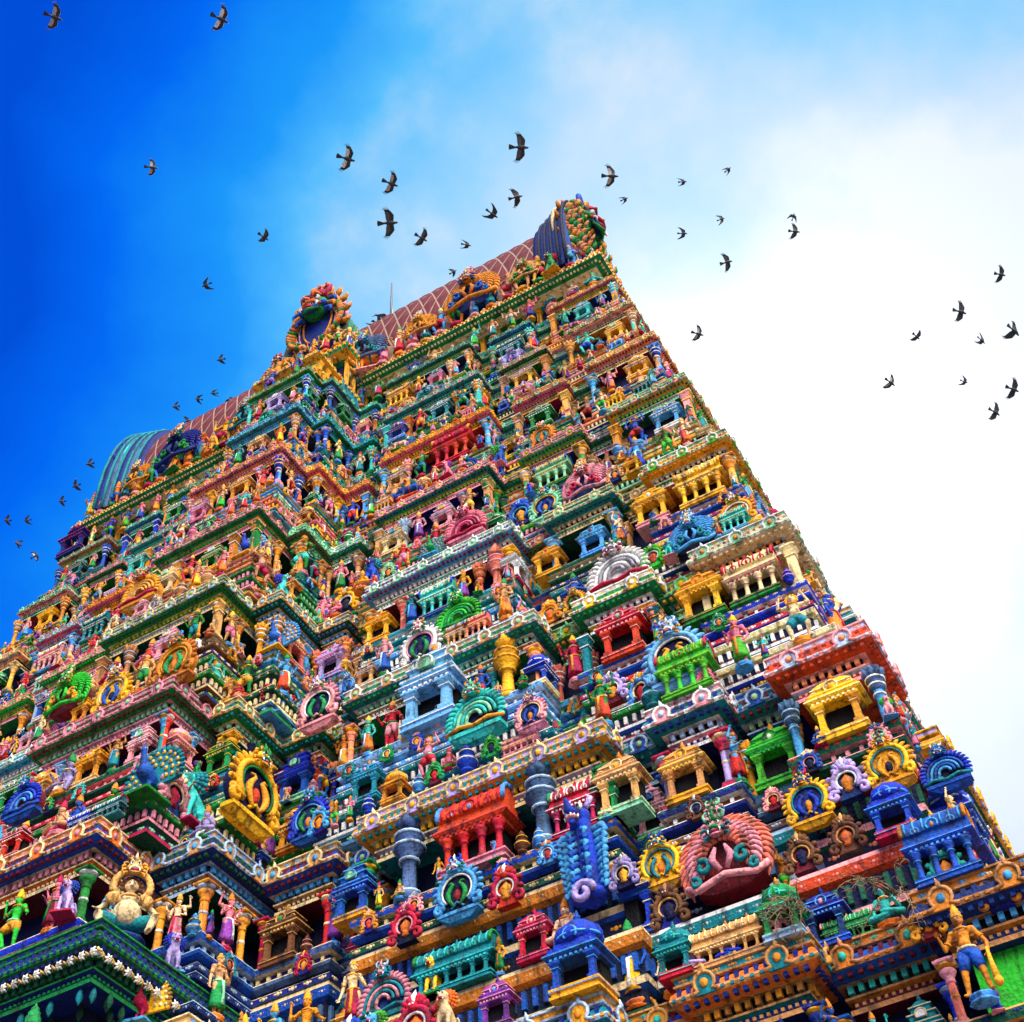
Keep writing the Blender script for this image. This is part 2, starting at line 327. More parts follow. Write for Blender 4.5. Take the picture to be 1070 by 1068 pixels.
# ------------------------------------------------------------------ miniature shrines (unit width 1)
def k_base(w=1.0, d=.6, h=.2):
    b = MB(); square_lathe(b, [(.5, 0), (.5, h * .25), (.46, h * .3), (.46, h * .6), (.5, h * .68), (.5, h)], 'base', sx=w, sy=d); 
    square_lathe(b, [(.505, h * .68), (.505, h * .78)], 'trim', sx=w, sy=d)
    return b
def k_post(x, y, z0, z1, rad, role='pillar', sq=True):
    b = MB(); h = z1 - z0
    if sq:
        square_lathe(b, [(rad * 1.5, z0), (rad * 1.5, z0 + .12 * h), (rad, z0 + .16 * h), (rad * .9, z0 + .7 * h), (rad * 1.3, z0 + .76 * h), (rad * 1.0, z0 + .8 * h), (rad * 1.9, z0 + .93 * h), (rad * 1.9, z1)], role, x, y)
        square_lathe(b, [(rad * 1.35, z0 + .755 * h), (rad * 1.35, z0 + .785 * h)], 'trim', x, y)
    else:
        b.lathe([(rad * 1.5, z0), (rad * 1.5, z0 + .1 * h), (rad, z0 + .14 * h), (rad * .9, z0 + .66 * h), (rad * 1.35, z0 + .7 * h), (rad * .95, z0 + .75 * h), (rad * 1.7, z0 + .88 * h), (rad * 2, z0 + .93 * h), (rad * 2, z1)], role, 10, (x, y))
        b.lathe([(rad * 1.4, z0 + .69 * h), (rad * 1.4, z0 + .715 * h)], 'trim', 10, (x, y))
    return b
def k_entab(w, d, z0, h, over=.56):
    b = MB(); square_lathe(b, [(.47, z0), (.47, z0 + .3 * h), (over - .04, z0 + .42 * h), (over, z0 + .6 * h), (over, z0 + .72 * h), (.5, z0 + h)], 'roof', sx=w, sy=d)
    square_lathe(b, [(over + .004, z0 + .6 * h), (over + .004, z0 + .7 * h)], 'trim', sx=w, sy=d)
    n = int(9 * w)
    for i in range(n): b.box(((i - (n - 1) / 2) * w * .92 / n, -.48 * d, z0 + .2 * h), (.05, .05, .24 * h), 'trim')
    return b
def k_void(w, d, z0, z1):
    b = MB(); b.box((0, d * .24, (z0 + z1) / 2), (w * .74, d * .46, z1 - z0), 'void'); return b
def gable_roof(w, d, z0, h):
    b = MB(); square_lathe(b, [(.46, z0), (.5, z0 + .08 * h), (.44, z0 + .16 * h), (.36, z0 + .2 * h), (.36, z0 + .3 * h), (.41, z0 + .34 * h), (.33, z0 + .5 * h), (.2, z0 + .68 * h), (.1, z0 + .74 * h)], 'roof', sx=w, sy=d)
    square_lathe(b, [(.415, z0 + .335 * h), (.415, z0 + .37 * h)], 'trim', sx=w, sy=d)
    b.M = Matrix.Translation((0, -.36 * d, z0 + .02)) @ Matrix.Scale(h * .62, 4)
    b.prism([(x, z) for x, _, z in circ(0, .4, .36, -40, 220, 16)] + [(-.34, .02), (.34, .02)], -.08, .1, 'roof')
    b.tube(circ(0, .4, .34, 225, -45, 16, -.09), .05, 'trim', 6); b.ball((0, -.1, .36), (.14, .08, .18), 'accent')
    for q in (-1, 1):
        b.M = Matrix.Translation((q * .36 * w, -.4 * d, z0)) @ Matrix.Scale(h * .3, 4)
        b.prism([(x, z) for x, _, z in circ(0, .4, .4, -30, 210, 10)], -.08, .1, 'roof'); b.tube(circ(0, .4, .38, 215, -35, 10, -.09), .07, 'trim', 5)
    b.M = Matrix()
    return b
def barrel_roof(w, d, z0, h, ribs=7):
    b = MB(); prof = [(.5, 0), (.5, .12), (.42, .16), (.42, .28), (.52, .34), (.54, .5), (.46, .72), (.28, .9), (0, .96)]
    vs = []; fs = []; n = len(prof)
    for y, z in prof: vs += [(-w * .5, -y * d, z0 + z * h), (w * .5, -y * d, z0 + z * h)]
    for y, z in prof[::-1][1:]: vs += [(-w * .5, y * d, z0 + z * h), (w * .5, y * d, z0 + z * h)]
    m = len(vs) // 2
    for i in range(m - 1): fs.append((2 * i, 2 * i + 1, 2 * i + 3, 2 * i + 2))
    fs.append(tuple(2 * i for i in range(m))); fs.append(tuple(2 * i + 1 for i in range(m))[::-1])
    b.add(vs, fs, 'roof')
    for i in range(ribs):
        x = (i - (ribs - 1) / 2) * w / ribs
        b.tube([(x, -y * d - .005, z0 + z * h) for y, z in prof[4:]], .022, 'trim', 5)
    for x in (-.5 * w, .5 * w): b.tube([(x, -y * d, z0 + z * h) for y, z in prof[4:]] + [(x, y * d, z0 + z * h) for y, z in prof[::-1][:5]], .045, 'accent', 6)
    for q in (-.28, 0, .28):
        b.M = Matrix.Translation((q * w, -.5 * d, z0 + .28 * h)) @ Matrix.Scale(h * (.5 if q == 0 else .34), 4)
        b.prism([(x, z) for x, _, z in circ(0, .35, .4, -30, 210, 10)], -.1, .1, 'roof'); b.tube(circ(0, .35, .38, 220, -40, 12, -.1), .07, 'trim', 6); b.ball((0, -.11, .33), (.13, .06, .16), 'accent', 8, 5)
    b.M = Matrix()
    return b
def dome_roof(w, d, z0, h):
    b = MB(); square_lathe(b, [(.48, z0), (.48, z0 + .1 * h), (.38, z0 + .14 * h), (.38, z0 + .24 * h)], 'roof', sx=w, sy=d)
    b.lathe([(.36 * w, z0 + .22 * h), (.46 * w, z0 + .34 * h), (.47 * w, z0 + .44 * h), (.4 * w, z0 + .66 * h), (.24 * w, z0 + .82 * h), (.08 * w, z0 + .9 * h)], 'roof', 16, squash=d / w * 1.1, rib=.05, nr=8)
    b.lathe([(.475 * w, z0 + .36 * h), (.475 * w, z0 + .4 * h)], 'trim', 16, squash=d / w * 1.1)
    b.M = Matrix.Translation((0, -.42 * d, z0 + .22 * h)) @ Matrix.Scale(h * .45, 4)
    b.prism([(x, z) for x, _, z in circ(0, .35, .4, -30, 210, 10)], -.1, .1, 'roof'); b.tube(circ(0, .35, .38, 220, -40, 12, -.1), .07, 'trim', 6); b.ball((0, -.11, .33), (.13, .06, .16), 'accent', 8, 5)
    b.M = Matrix()
    return b
def finial(z, s=1.0, xs=(0,)):
    b = MB()
    for x in xs: b.lathe([(.03 * s, z - .04), (.07 * s, z), (.03 * s, z + .04 * s), (.085 * s, z + .1 * s), (.08 * s, z + .14 * s), (.03 * s, z + .18 * s), (.045 * s, z + .21 * s), (.006 * s, z + .3 * s)], 'finial', 9, (x, 0))
    return b
def shrine_set():
    D = .6
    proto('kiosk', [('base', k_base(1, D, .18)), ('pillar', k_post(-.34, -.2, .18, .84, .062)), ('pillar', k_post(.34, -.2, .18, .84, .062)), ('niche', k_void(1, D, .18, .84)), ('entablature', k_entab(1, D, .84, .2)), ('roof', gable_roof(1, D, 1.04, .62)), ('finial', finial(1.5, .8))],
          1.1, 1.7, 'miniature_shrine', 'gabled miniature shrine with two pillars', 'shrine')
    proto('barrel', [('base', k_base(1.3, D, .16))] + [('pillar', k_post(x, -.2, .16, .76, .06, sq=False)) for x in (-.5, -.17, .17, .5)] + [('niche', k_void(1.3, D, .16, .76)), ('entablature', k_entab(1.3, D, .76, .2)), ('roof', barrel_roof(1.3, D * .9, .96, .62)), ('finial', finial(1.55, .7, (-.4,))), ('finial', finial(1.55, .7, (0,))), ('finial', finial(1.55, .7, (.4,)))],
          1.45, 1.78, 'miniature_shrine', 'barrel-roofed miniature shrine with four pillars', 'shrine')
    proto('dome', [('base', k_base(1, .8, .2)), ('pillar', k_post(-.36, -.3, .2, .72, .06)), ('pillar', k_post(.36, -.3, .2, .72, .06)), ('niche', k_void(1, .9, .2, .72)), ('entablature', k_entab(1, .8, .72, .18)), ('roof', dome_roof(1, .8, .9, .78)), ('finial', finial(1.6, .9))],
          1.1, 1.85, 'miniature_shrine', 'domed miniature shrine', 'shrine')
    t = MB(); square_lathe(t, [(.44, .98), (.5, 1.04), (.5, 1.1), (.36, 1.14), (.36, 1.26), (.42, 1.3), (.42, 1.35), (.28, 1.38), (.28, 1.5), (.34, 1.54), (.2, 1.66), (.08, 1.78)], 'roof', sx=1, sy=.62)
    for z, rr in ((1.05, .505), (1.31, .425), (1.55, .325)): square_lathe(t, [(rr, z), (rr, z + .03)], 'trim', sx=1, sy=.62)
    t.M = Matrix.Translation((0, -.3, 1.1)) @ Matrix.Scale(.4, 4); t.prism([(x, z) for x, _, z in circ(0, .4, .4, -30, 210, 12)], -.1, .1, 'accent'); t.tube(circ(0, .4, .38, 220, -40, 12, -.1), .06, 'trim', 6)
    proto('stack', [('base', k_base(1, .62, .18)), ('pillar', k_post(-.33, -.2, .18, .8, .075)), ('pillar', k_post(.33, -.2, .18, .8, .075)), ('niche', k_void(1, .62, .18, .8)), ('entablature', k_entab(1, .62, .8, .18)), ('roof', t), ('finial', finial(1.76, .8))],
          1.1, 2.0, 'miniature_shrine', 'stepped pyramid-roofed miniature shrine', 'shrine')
    # long low hall
    proto('hall', [('base', k_base(1.9, .5, .14))] + [('pillar', k_post(x, -.18, .14, .46, .035)) for x in (-.8, -.48, -.16, .16, .48, .8)] + [('niche', k_void(2.2, .5, .14, .46)), ('entablature', k_entab(1.9, .5, .46, .16, .54)), ('roof', barrel_roof(1.9, .46, .62, .5, 11)), ('finial', finial(1.1, .55, (-.6,))), ('finial', finial(1.1, .55, (0,))), ('finial', finial(1.1, .55, (.6,)))],
          2.05, 1.25, 'miniature_hall', 'long barrel-roofed miniature hall', 'shrine')
    u = MB(); u.lathe([(.2, 0), (.22, .06), (.12, .1), (.12, .16), (.3, .26), (.34, .38), (.3, .5), (.14, .58), (.13, .64), (.24, .7), (.26, .74), (.12, .8), (.1, .88), (.16, .94), (.02, 1.14)], 'main', 14)
    r = MB(); r.lathe([(.345, .36), (.345, .4)], 'trim', 14); r.lathe([(.262, .72), (.262, .75)], 'trim', 14)
    proto('urn', [('vase', u), ('band', r)], .7, 1.14, 'urn_finial', 'bulbous pot finial', 'finial')
    # ringed spire pillar standing free
    u = MB(); u.lathe([(.2, 0), (.2, .08), (.13, .12), (.11, .5), (.17, .54), (.12, .58), (.22, .66), (.27, .72), (.14, .76), (.2, .82), (.25, .88), (.12, .93), (.1, 1.0)], 'main', 14)
    u.lathe([(.14, 1.0), (.2, 1.08), (.16, 1.2), (.08, 1.32), (.01, 1.5)], 'main', 10, rib=.12, nr=5)
    r = MB()
    for z, q in ((.54, .175), (.72, .275), (.88, .255), (.1, .2)): r.lathe([(q, z - .015), (q, z + .015)], 'trim', 14)
    for q in (u, r): q.v = [(x * .72, y * .72, z) for x, y, z in q.v]
    proto('spire', [('shaft', u), ('banding', r)], .42, 1.5, 'spire_pillar', 'ringed ornamental pillar with a leaf spire', 'pillar')
shrine_set()
# ------------------------------------------------------------------ statues (unit height 1, facing -Y)
def blob(segs, balls, vox=.012, smooth=6):
    b = MB()
    for a, c, ra, rb in segs:
        a, c = Vector(a), Vector(c); n = 5
        b.tube([a.lerp(c, i / n) for i in range(n + 1)], [ra + (rb - ra) * i / n for i in range(n + 1)], 'skin', 10)
        b.ball(a, (ra,) * 3, 'skin', 10, 7); b.ball(c, (rb,) * 3, 'skin', 10, 7)
    for c, d in balls: b.ball(c, d, 'skin', 14, 9)
    me = b.mesh("tmp"); o = bpy.data.objects.new("tmp", me); COL.objects.link(o)
    m = o.modifiers.new("r", 'REMESH'); m.mode = 'VOXEL'; m.voxel_size = vox
    s = o.modifiers.new("s", 'SMOOTH'); s.iterations = smooth; s.factor = .5
    dg = bpy.context.evaluated_depsgraph_get(); dg.update()
    me2 = bpy.data.meshes.new_from_object(o.evaluated_get(dg))
    vs = [tuple(v.co) for v in me2.vertices]; fs = [tuple(p.vertices) for p in me2.polygons]
    bpy.data.objects.remove(o); bpy.data.meshes.remove(me); bpy.data.meshes.remove(me2)
    return vs, fs
def hand(b, w, d, s=1.0):           # small open hand: four unequal bent fingers and a thumb, off wrist w in direction d
    w, d = Vector(w), Vector(d).normalized(); side = d.cross(Vector((0, 1, 0)))
    if side.length < .1: side = Vector((1, 0, 0))
    side.normalize(); fwd = Vector((0, -1, 0))
    for i, L in enumerate((.036, .042, .040, .030)):
        o = w + d * .03 * s + side * (i - 1.5) * .011 * s
        b.tube([o, o + d * L * .5 * s, o + d * L * .85 * s + fwd * L * .35 * s], [.0062 * s, .0058 * s, .0045 * s], 'skin', 5)
    o = w + d * .008 * s - side * .018 * s
    b.tube([o, o + (d * .6 - side) * .018 * s, o + d * .03 * s - side * .02 * s + fwd * .008], [.0075 * s, .007 * s, .005 * s], 'skin', 5)
def figure(kind, hipz, legs, arms, lean=0.0, tilt=0.0, belly=.0, female=False, dress='skirt', crown='tall', base=True, prop=None, phrase='', name='deity_statue', cat='statue'):
    """legs: list of (knee, ankle, toe); arms: list of (elbow, wrist)"""
    hip = Vector((0, 0, hipz)); chest = Vector((lean, 0, hipz + .21)); neck = Vector((lean * 1.2, -.005, hipz + .325)); head = Vector((lean * 1.2 + tilt, -.015, hipz + .40))
    seg = [(hip + Vector((0, 0, -.01)), hip.lerp(chest, .5), .078 if not female else .082, .062), (hip.lerp(chest, .5), chest, .06, .078), (chest, neck, .06, .036), (neck, head, .034, .034)]
    sh = .125 if not female else .108
    for q in (-1, 1): seg.append((chest + Vector((q * .04, 0, .05)), chest + Vector((q * sh, 0, .055)), .05, .04))
    for (kn, an, to), q in zip(legs, (-1, 1)):
        seg += [(hip + Vector((q * .05, 0, -.02)), Vector(kn), .068, .045), (Vector(kn), Vector(an), .044, .027), (Vector(an), Vector(to), .026, .018)]
    for i, (el, wr) in enumerate(arms):
        q = -1 if i % 2 == 0 else 1
        s0 = chest + Vector((q * sh, .01 if i > 1 else 0, .05)); d = (Vector(wr) - Vector(el)).normalized()
        seg += [(s0, Vector(el), .036, .027), (Vector(el), Vector(wr), .027, .019), (Vector(wr), Vector(wr) + d * .03, .02, .017)]
    balls = [(head, (.056, .062, .07)), (head + Vector((0, -.03, -.03)), (.038, .034, .04)), (head + Vector((0, -.066, -.005)), (.011, .014, .018)), (hip + Vector((0, .01, -.02)), (.1, .075, .06))]
    for q in (-1, 1): balls.append((head + Vector((q * .058, .005, -.005)), (.012, .016, .026)))
    if belly: balls.append((hip.lerp(chest, .4) + Vector((0, -.04, 0)), (.09 * belly, .08 * belly, .09 * belly)))
    if female:
        for q in (-1, 1): balls.append((chest + Vector((q * .04, -.055, .0)), (.036, .034, .036)))
    vs, fs = blob(seg, balls)
    b = MB(); b.add(vs, fs, 'skin', True)
    for i, (el, wr) in enumerate(arms): hand(b, wr, Vector(wr) - Vector(el), 1.15)
    for q in (-1, 1):
        b.ball(head + Vector((q * .022, -.058, .008)), (.014, .008, .008), 'white', 7, 5); b.ball(head + Vector((q * .022, -.0655, .008)), (.006, .004, .006), 'dark', 6, 4)
        b.tube([head + Vector((q * .01, -.063, .024)), head + Vector((q * .024, -.062, .03)), head + Vector((q * .038, -.052, .024))], .0035, 'dark', 5)
    b.tube([head + Vector((-.018, -.064, -.034)), head + Vector((0, -.07, -.037)), head + Vector((.018, -.064, -.034))], [.003, .006, .003], 'lip', 5)
    parts = []
    j = MB()        # jewellery
    for k, rr in enumerate((.05, .066)): j.tube([(neck.x + rr * 1.2 * math.cos(a), -.01 + rr * math.sin(a) - .02 * k, neck.z - .03 - .03 * k + (.02 if math.sin(a) > 0 else 0)) for a in [i * math.pi / 8 for i in range(17)]], .011, 'jewel', 5)
    for i, (el, wr) in enumerate(arms):
        q = -1 if i % 2 == 0 else 1
        s0 = chest + Vector((q * sh, 0, .05)); c = s0.lerp(Vector(el), .6); d = (Vector(el) - s0).normalized()
        e1 = d.orthogonal().normalized(); e2 = d.cross(e1)
        j.tube([c + (e1 * math.cos(a) + e2 * math.sin(a)) * .036 for a in [t * math.pi / 4 for t in range(9)]], .01, 'jewel', 5)
    parts.append(('jewellery', j))
    s = MB()
    if dress == 'skirt':
        zt = hipz + .04; zb_ = min(l[0][2] for l in legs) * .35 + .03
        wx = max(abs(l[1][0]) for l in legs) + .06
        n = 20; vs = []; fs = []; rows = 7
        for i in range(rows):
            t = i / (rows - 1); z = zt + (zb_ - zt) * t; ax = .098 + (wx - .098 + .02) * t; ay = .085 + .04 * t
            cx = (legs[0][1][0] + legs[1][1][0]) / 2 * t
            for k in range(n):
                a = 2 * math.pi * k / n; f = 1 + .07 * t * math.cos(a * 8)
                vs.append((cx + ax * f * math.cos(a), ay * f * math.sin(a), z + (.02 * math.cos(4 * a) * t)))
        for i in range(rows - 1):
            for k in range(n): fs.append((i * n + k, i * n + (k + 1) % n, (i + 1) * n + (k + 1) % n, (i + 1) * n + k))
        fs.append(tuple(range(n))); fs.append(tuple((rows - 1) * n + k for k in range(n)))
        s.add(vs, fs, 'cloth', True)
        s.tube([(.0, -.1, zt - .01), (.01, -.13, (zt + zb_) / 2), (0, -.14, zb_ + .02)], [.03, .024, .035], 'sash', 6, .5)
    else:
        s.ball(hip + Vector((0, .0, -.015)), (.112, .094, .066), 'cloth', 14, 8)
        for (kn, an, to), q in zip(legs, (-1, 1)):
            h0 = hip + Vector((q * .05, 0, -.02)); k1 = Vector(kn)
            s.tube([h0, h0.lerp(k1, .5), h0.lerp(k1, .92)], [.082, .072, .056], 'cloth', 10)
    s.tube([(hip.x + .1 * math.cos(a), .085 * math.sin(a), hipz + .035) for a in [i * math.pi / 8 for i in range(17)]], .018, 'sash', 6)
    parts.append(('skirt', s))
    c = MB(); hz = head.z + .03; hx = head.x; hy = head.y
    if crown == 'tall': c.lathe([(.066, hz - .005), (.07, hz + .02), (.058, hz + .035), (.062, hz + .07), (.045, hz + .085), (.048, hz + .115), (.03, hz + .13), (.034, hz + .15), (.012, hz + .175), (.003, hz + .2)], 'crown', 12, (hx, hy + .01))
    elif crown == 'bun':
        c.ball((hx, hy + .02, hz + .012), (.066, .06, .05), 'crown', 12, 7); c.ball((hx, hy + .025, hz + .075), (.034, .034, .034), 'crown', 10, 6); c.lathe([(.068, hz), (.068, hz + .014)], 'jewel', 12, (hx, hy + .015))
    else:
        c.ball((hx, hy + .03, hz - .02), (.085, .05, .085), 'crown', 14, 8)
        for i in range(9): a = R_(-20 + 220 * i / 8); c.ball((hx + .09 * math.cos(a), hy + .02, hz - .02 + .09 * math.sin(a)), (.022, .02, .022), 'crown', 8, 5)
    parts.append(('crown', c))
    if prop == 'club':
        p = MB(); w = Vector(arms[1][1]); p.tube([(w.x + .01, w.y - .03, .02), (w.x, w.y - .03, w.z * .6), (w.x, w.y - .03, w.z + .05)], [.045, .03, .016], 'jewel', 8); p.ball((w.x + .01, w.y - .03, .05), (.055, .055, .06), 'jewel'); parts.append(('club', p))
    if prop == 'halo':
        p = MB(); p.tube(circ(0, hipz + .18, .34, -60, 240, 26, .08), .024, 'jewel', 7); flames(p, 15, .35, .43, hipz + .18, -50, 230, .03, 'jewel', .08); parts.append(('halo', p))
    if base:
        p = MB(); p.lathe([(.15, -.1), (.165, -.085), (.12, -.06), (.12, -.045), (.15, -.02), (.145, 0)], 'base', 16, squash=.8, rib=.03, nr=8); parts.append(('pedestal', p))
    if kind in ('sit', 'haloed', 'gana'): p.v = [(x * 1.4, y * 1.4, z) for x, y, z in p.v]
    PROTO[kind] = dict(parts=[('body', b.mesh('body'), list(b.roles))] + [(n, q.mesh(n), list(q.roles)) for n, q in parts], wide=.62, high=hipz + .62, name=name, phrase=phrase, cat=cat, root='body', base=.1 if base else 0)
L0 = ((-.055, -.01, .27), (-.06, .005, .04), (-.065, -.07, .018)); L1 = ((.055, -.01, .27), (.06, .005, .04), (.065, -.07, .018))
figure('stand', .52, (L0, L1), (((-.2, .01, .60), (-.17, -.09, .70)), ((.19, .02, .58), (.17, -.05, .46))), prop=None, phrase='standing deity statue with one hand raised', cat='deity statue', name='standing_deity_statue')
figure('four', .52, (((-.06, -.02, .27), (-.07, 0, .04), (-.08, -.07, .018)), ((.07, -.03, .28), (.06, .01, .04), (.08, -.06, .018))), (((-.19, .01, .6), (-.16, -.11, .66)), ((.19, .01, .59), (.16, -.1, .55)), ((-.26, .03, .76), (-.27, -.02, .9)), ((.26, .03, .76), (.27, -.02, .9))), lean=.01, phrase='four-armed standing deity statue', cat='deity statue', name='four_armed_deity_statue')
figure('dance', .46, (((-.17, -.06, .33), (-.1, -.02, .1), (-.15, -.08, .06)), ((.14, -.04, .28), (.1, 0, .04), (.16, -.07, .018))), (((-.24, .01, .66), (-.22, -.03, .84)), ((.22, 0, .6), (.32, -.06, .52))), lean=.03, tilt=-.015, dress='shorts', phrase='dancing statue with bent knees and one arm up', cat='dancer statue', name='dancer_statue')
figure('lady', .52, (((-.05, -.02, .27), (-.035, .005, .04), (-.05, -.07, .018)), ((.065, -.02, .27), (.05, .005, .04), (.06, -.07, .018))), (((-.17, 0, .58), (-.2, -.04, .44)), ((.18, 0, .6), (.13, -.1, .68))), lean=-.025, tilt=.012, female=True, crown='bun', phrase='standing lady statue with a bent hip', cat='lady statue', name='lady_statue')
figure('sit', .12, (((-.24, -.1, .09), (-.02, -.2, .05), (.05, -.2, .05)), ((.24, -.1, .09), (.03, -.22, .1), (-.04, -.22, .11))), (((-.19, -.01, .22), (-.15, -.12, .13)), ((.2, -.01, .22), (.15, -.12, .3))), dress='shorts', phrase='cross-legged seated deity statue', cat='seated statue', name='seated_statue')
figure('haloed', .12, (((-.24, -.1, .09), (-.02, -.2, .05), (.05, -.2, .05)), ((.19, -.12, .12), (.16, -.14, -.06), (.17, -.2, -.08))), (((-.19, -.01, .22), (-.17, -.12, .28)), ((.2, -.01, .22), (.15, -.12, .13)), ((-.25, .02, .4), (-.25, -.02, .52)), ((.25, .02, .4), (.25, -.02, .52))), dress='shorts', prop='halo', phrase='seated deity statue framed by a flaming halo', cat='seated statue', name='haloed_statue')
figure('guard', .52, (((-.1, -.03, .28), (-.13, 0, .04), (-.17, -.06, .018)), ((.1, -.02, .28), (.12, .01, .04), (.16, -.06, .018))), (((-.23, 0, .62), (-.25, -.1, .72)), ((.23, 0, .58), (.22, -.06, .42))), dress='shorts', prop='club', belly=.8, phrase='stout guardian statue leaning on a club', name='guardian_statue', cat='guardian statue')
figure('lift', .44, (((-.15, -.06, .26), (-.12, 0, .04), (-.17, -.06, .018)), ((.15, -.06, .26), (.12, 0, .04), (.17, -.06, .018))), (((-.24, 0, .72), (-.18, -.02, .9)), ((.24, 0, .72), (.18, -.02, .9))), dress='shorts', crown='mane', belly=1.0, phrase='squat dwarf statue holding both arms up', name='dwarf_statue', cat='dwarf statue')
def beast(kind, name, phrase, segs, balls, extra, wide, high):
    vs, fs = blob(segs, balls, .016, 5); b = MB(); b.add(vs, fs, 'skin', True)
    ps = extra(b)
    PROTO[kind] = dict(parts=[('body', b.mesh('body'), list(b.roles))] + [(n, q.mesh(n), list(q.roles)) for n, q in ps], wide=wide, high=high, name=name, phrase=phrase, cat='animal statue', root='body', base=.06)
def slab(w, d): p = MB(); square_lathe(p, [(.5, -.06), (.5, -.04), (.46, -.035), (.46, 0)], 'base', sx=w, sy=d); return ('pedestal', p)
def bull_x(b):
    for q in (-1, 1):
        b.ball((-.475, q * .04, .555), (.012, .01, .012), 'dark', 6, 4); b.tube([(-.4, q * .04, .62), (-.41, q * .1, .68), (-.42, q * .08, .75)], [.022, .018, .004], 'jewel')
    s = MB(); s.tube([(.02 + .0 * math.cos(a), .155 * math.cos(a), .46 + .16 * math.sin(a)) for a in [i * math.pi / 8 for i in range(17)]], .03, 'cloth', 6); s.tube([(-.24, .1 * math.cos(a), .5 + .12 * math.sin(a)) for a in [i * math.pi / 8 for i in range(17)]], .02, 'jewel', 6)
    return [('saddle_cloth', s), slab(.9, .4)]
beast('bull', 'bull_statue', 'standing bull statue with a hump',
      [((.3, 0, .47), (-.2, 0, .48), .14, .15), ((-.2, 0, .5), (-.38, 0, .58), .1, .075), ((-.38, 0, .58), (-.52, 0, .5), .07, .045)] +
      [((x, q * .08, .42), (x + dx, q * .085, .22), .065, .04) for x, dx in ((.32, .05), (-.2, 0)) for q in (-1, 1)] + [((x, q * .085, .22), (x2, q * .085, .03), .036, .032) for x, x2 in ((.37, .34), (-.2, -.2)) for q in (-1, 1)] + [((.44, 0, .52), (.5, 0, .2), .02, .014)] +
      [((-.37, q * .06, .6), (-.36, q * .15, .59), .024, .012) for q in (-1, 1)],
      [((-.14, 0, .63), (.09, .06, .09)), ((.05, 0, .46), (.2, .15, .15))], bull_x, .95, .8)
def lion_x(b):
    for q in (-1, 1):
        b.ball((q * .05, -.3, .76), (.026, .018, .026), 'white', 7, 5); b.ball((q * .05, -.318, .76), (.011, .008, .011), 'dark', 6, 4)
        b.tube([(q * .05, -.3, .64), (q * .05, -.31, .6)], [.012, .003], 'white', 5)
    b.ball((0, -.29, .655), (.055, .04, .03), 'lip', 9, 5)
    m = MB()
    for k in range(3):
        for i in range(13): a = R_(-40 + 260 * i / 12); r = .14 + .035 * k; m.ball((r * math.cos(a), -.14 + .05 * k, .7 + r * math.sin(a)), (.036, .036, .036), 'cloth', 7, 5)
    return [('mane', m), slab(.5, .62)]
beast('lion', 'lion_statue', 'seated lion statue with curled mane',
      [((0, .14, .2), (0, -.1, .48), .15, .13), ((0, -.1, .48), (0, -.15, .68), .11, .1)] + [((q * .09, -.14, .42), (q * .1, -.2, .2), .06, .045) for q in (-1, 1)] + [((q * .1, -.2, .2), (q * .1, -.2, .03), .045, .04) for q in (-1, 1)] + [((q * .1, -.2, .03), (q * .1, -.28, .025), .042, .03) for q in (-1, 1)] +
      [((q * .12, .16, .16), (q * .17, -.04, .16), .09, .06) for q in (-1, 1)] + [((q * .17, -.04, .16), (q * .17, .02, .04), .05, .04) for q in (-1, 1)] + [((q * .17, .02, .04), (q * .17, -.1, .03), .04, .03) for q in (-1, 1)] + [((0, .26, .1), (.12, .3, .3), .03, .02), ((.12, .3, .3), (.06, .26, .48), .02, .035)],
      [((0, -.18, .73), (.11, .11, .11)), ((0, -.27, .68), (.065, .06, .055)), ((-.09, -.13, .82), (.03, .02, .04)), ((.09, -.13, .82), (.03, .02, .04)), ((0, -.33, .71), (.022, .018, .016))], lion_x, .55, .92)
def pea_x(b):
    t = MB(); vs = circ(0, .36, .42, -15, 195, 24)
    t.prism([(x, z) for x, _, z in vs] + [(0, .22)], .1, .15, 'cloth')
    for k, (r, n) in enumerate(((.2, 7), (.29, 10), (.38, 13))):
        for i in range(n):
            a = R_(-8 + 196 * i / (n - 1)); t.ball((r * math.cos(a), .09, .36 + r * math.sin(a)), (.032, .018, .032), 'jewel', 8, 5); t.ball((r * math.cos(a), .075, .36 + r * math.sin(a)), (.015, .012, .015), 'sash', 6, 4)
    flames(t, 21, .4, .48, .36, -15, 195, .034, 'cloth', .11, .1)
    b.ball((0, -.2, .63), (.012, .03, .012), 'jewel', 6, 4)
    for q in (-1, 1): b.ball((q * .03, -.155, .655), (.01, .01, .01), 'white', 6, 4)
    return [('tail_fan', t), slab(.5, .45)]
beast('peacock', 'peacock_statue', 'peacock statue with fanned tail', [((0, .06, .3), (0, -.06, .36), .1, .11), ((0, -.08, .4), (0, -.13, .58), .07, .04), ((0, -.13, .58), (0, -.14, .65), .04, .045), ((-.04, 0, .22), (-.05, -.02, .02), .03, .02), ((.04, 0, .22), (.05, -.02, .02), .03, .02), ((-.05, -.02, .02), (-.05, -.1, .012), .018, .012), ((.05, -.02, .02), (.05, -.1, .012), .018, .012)],
      [((0, -.18, .645), (.022, .04, .02)), ((0, -.13, .71), (.02, .03, .035))], pea_x, .95, .9)
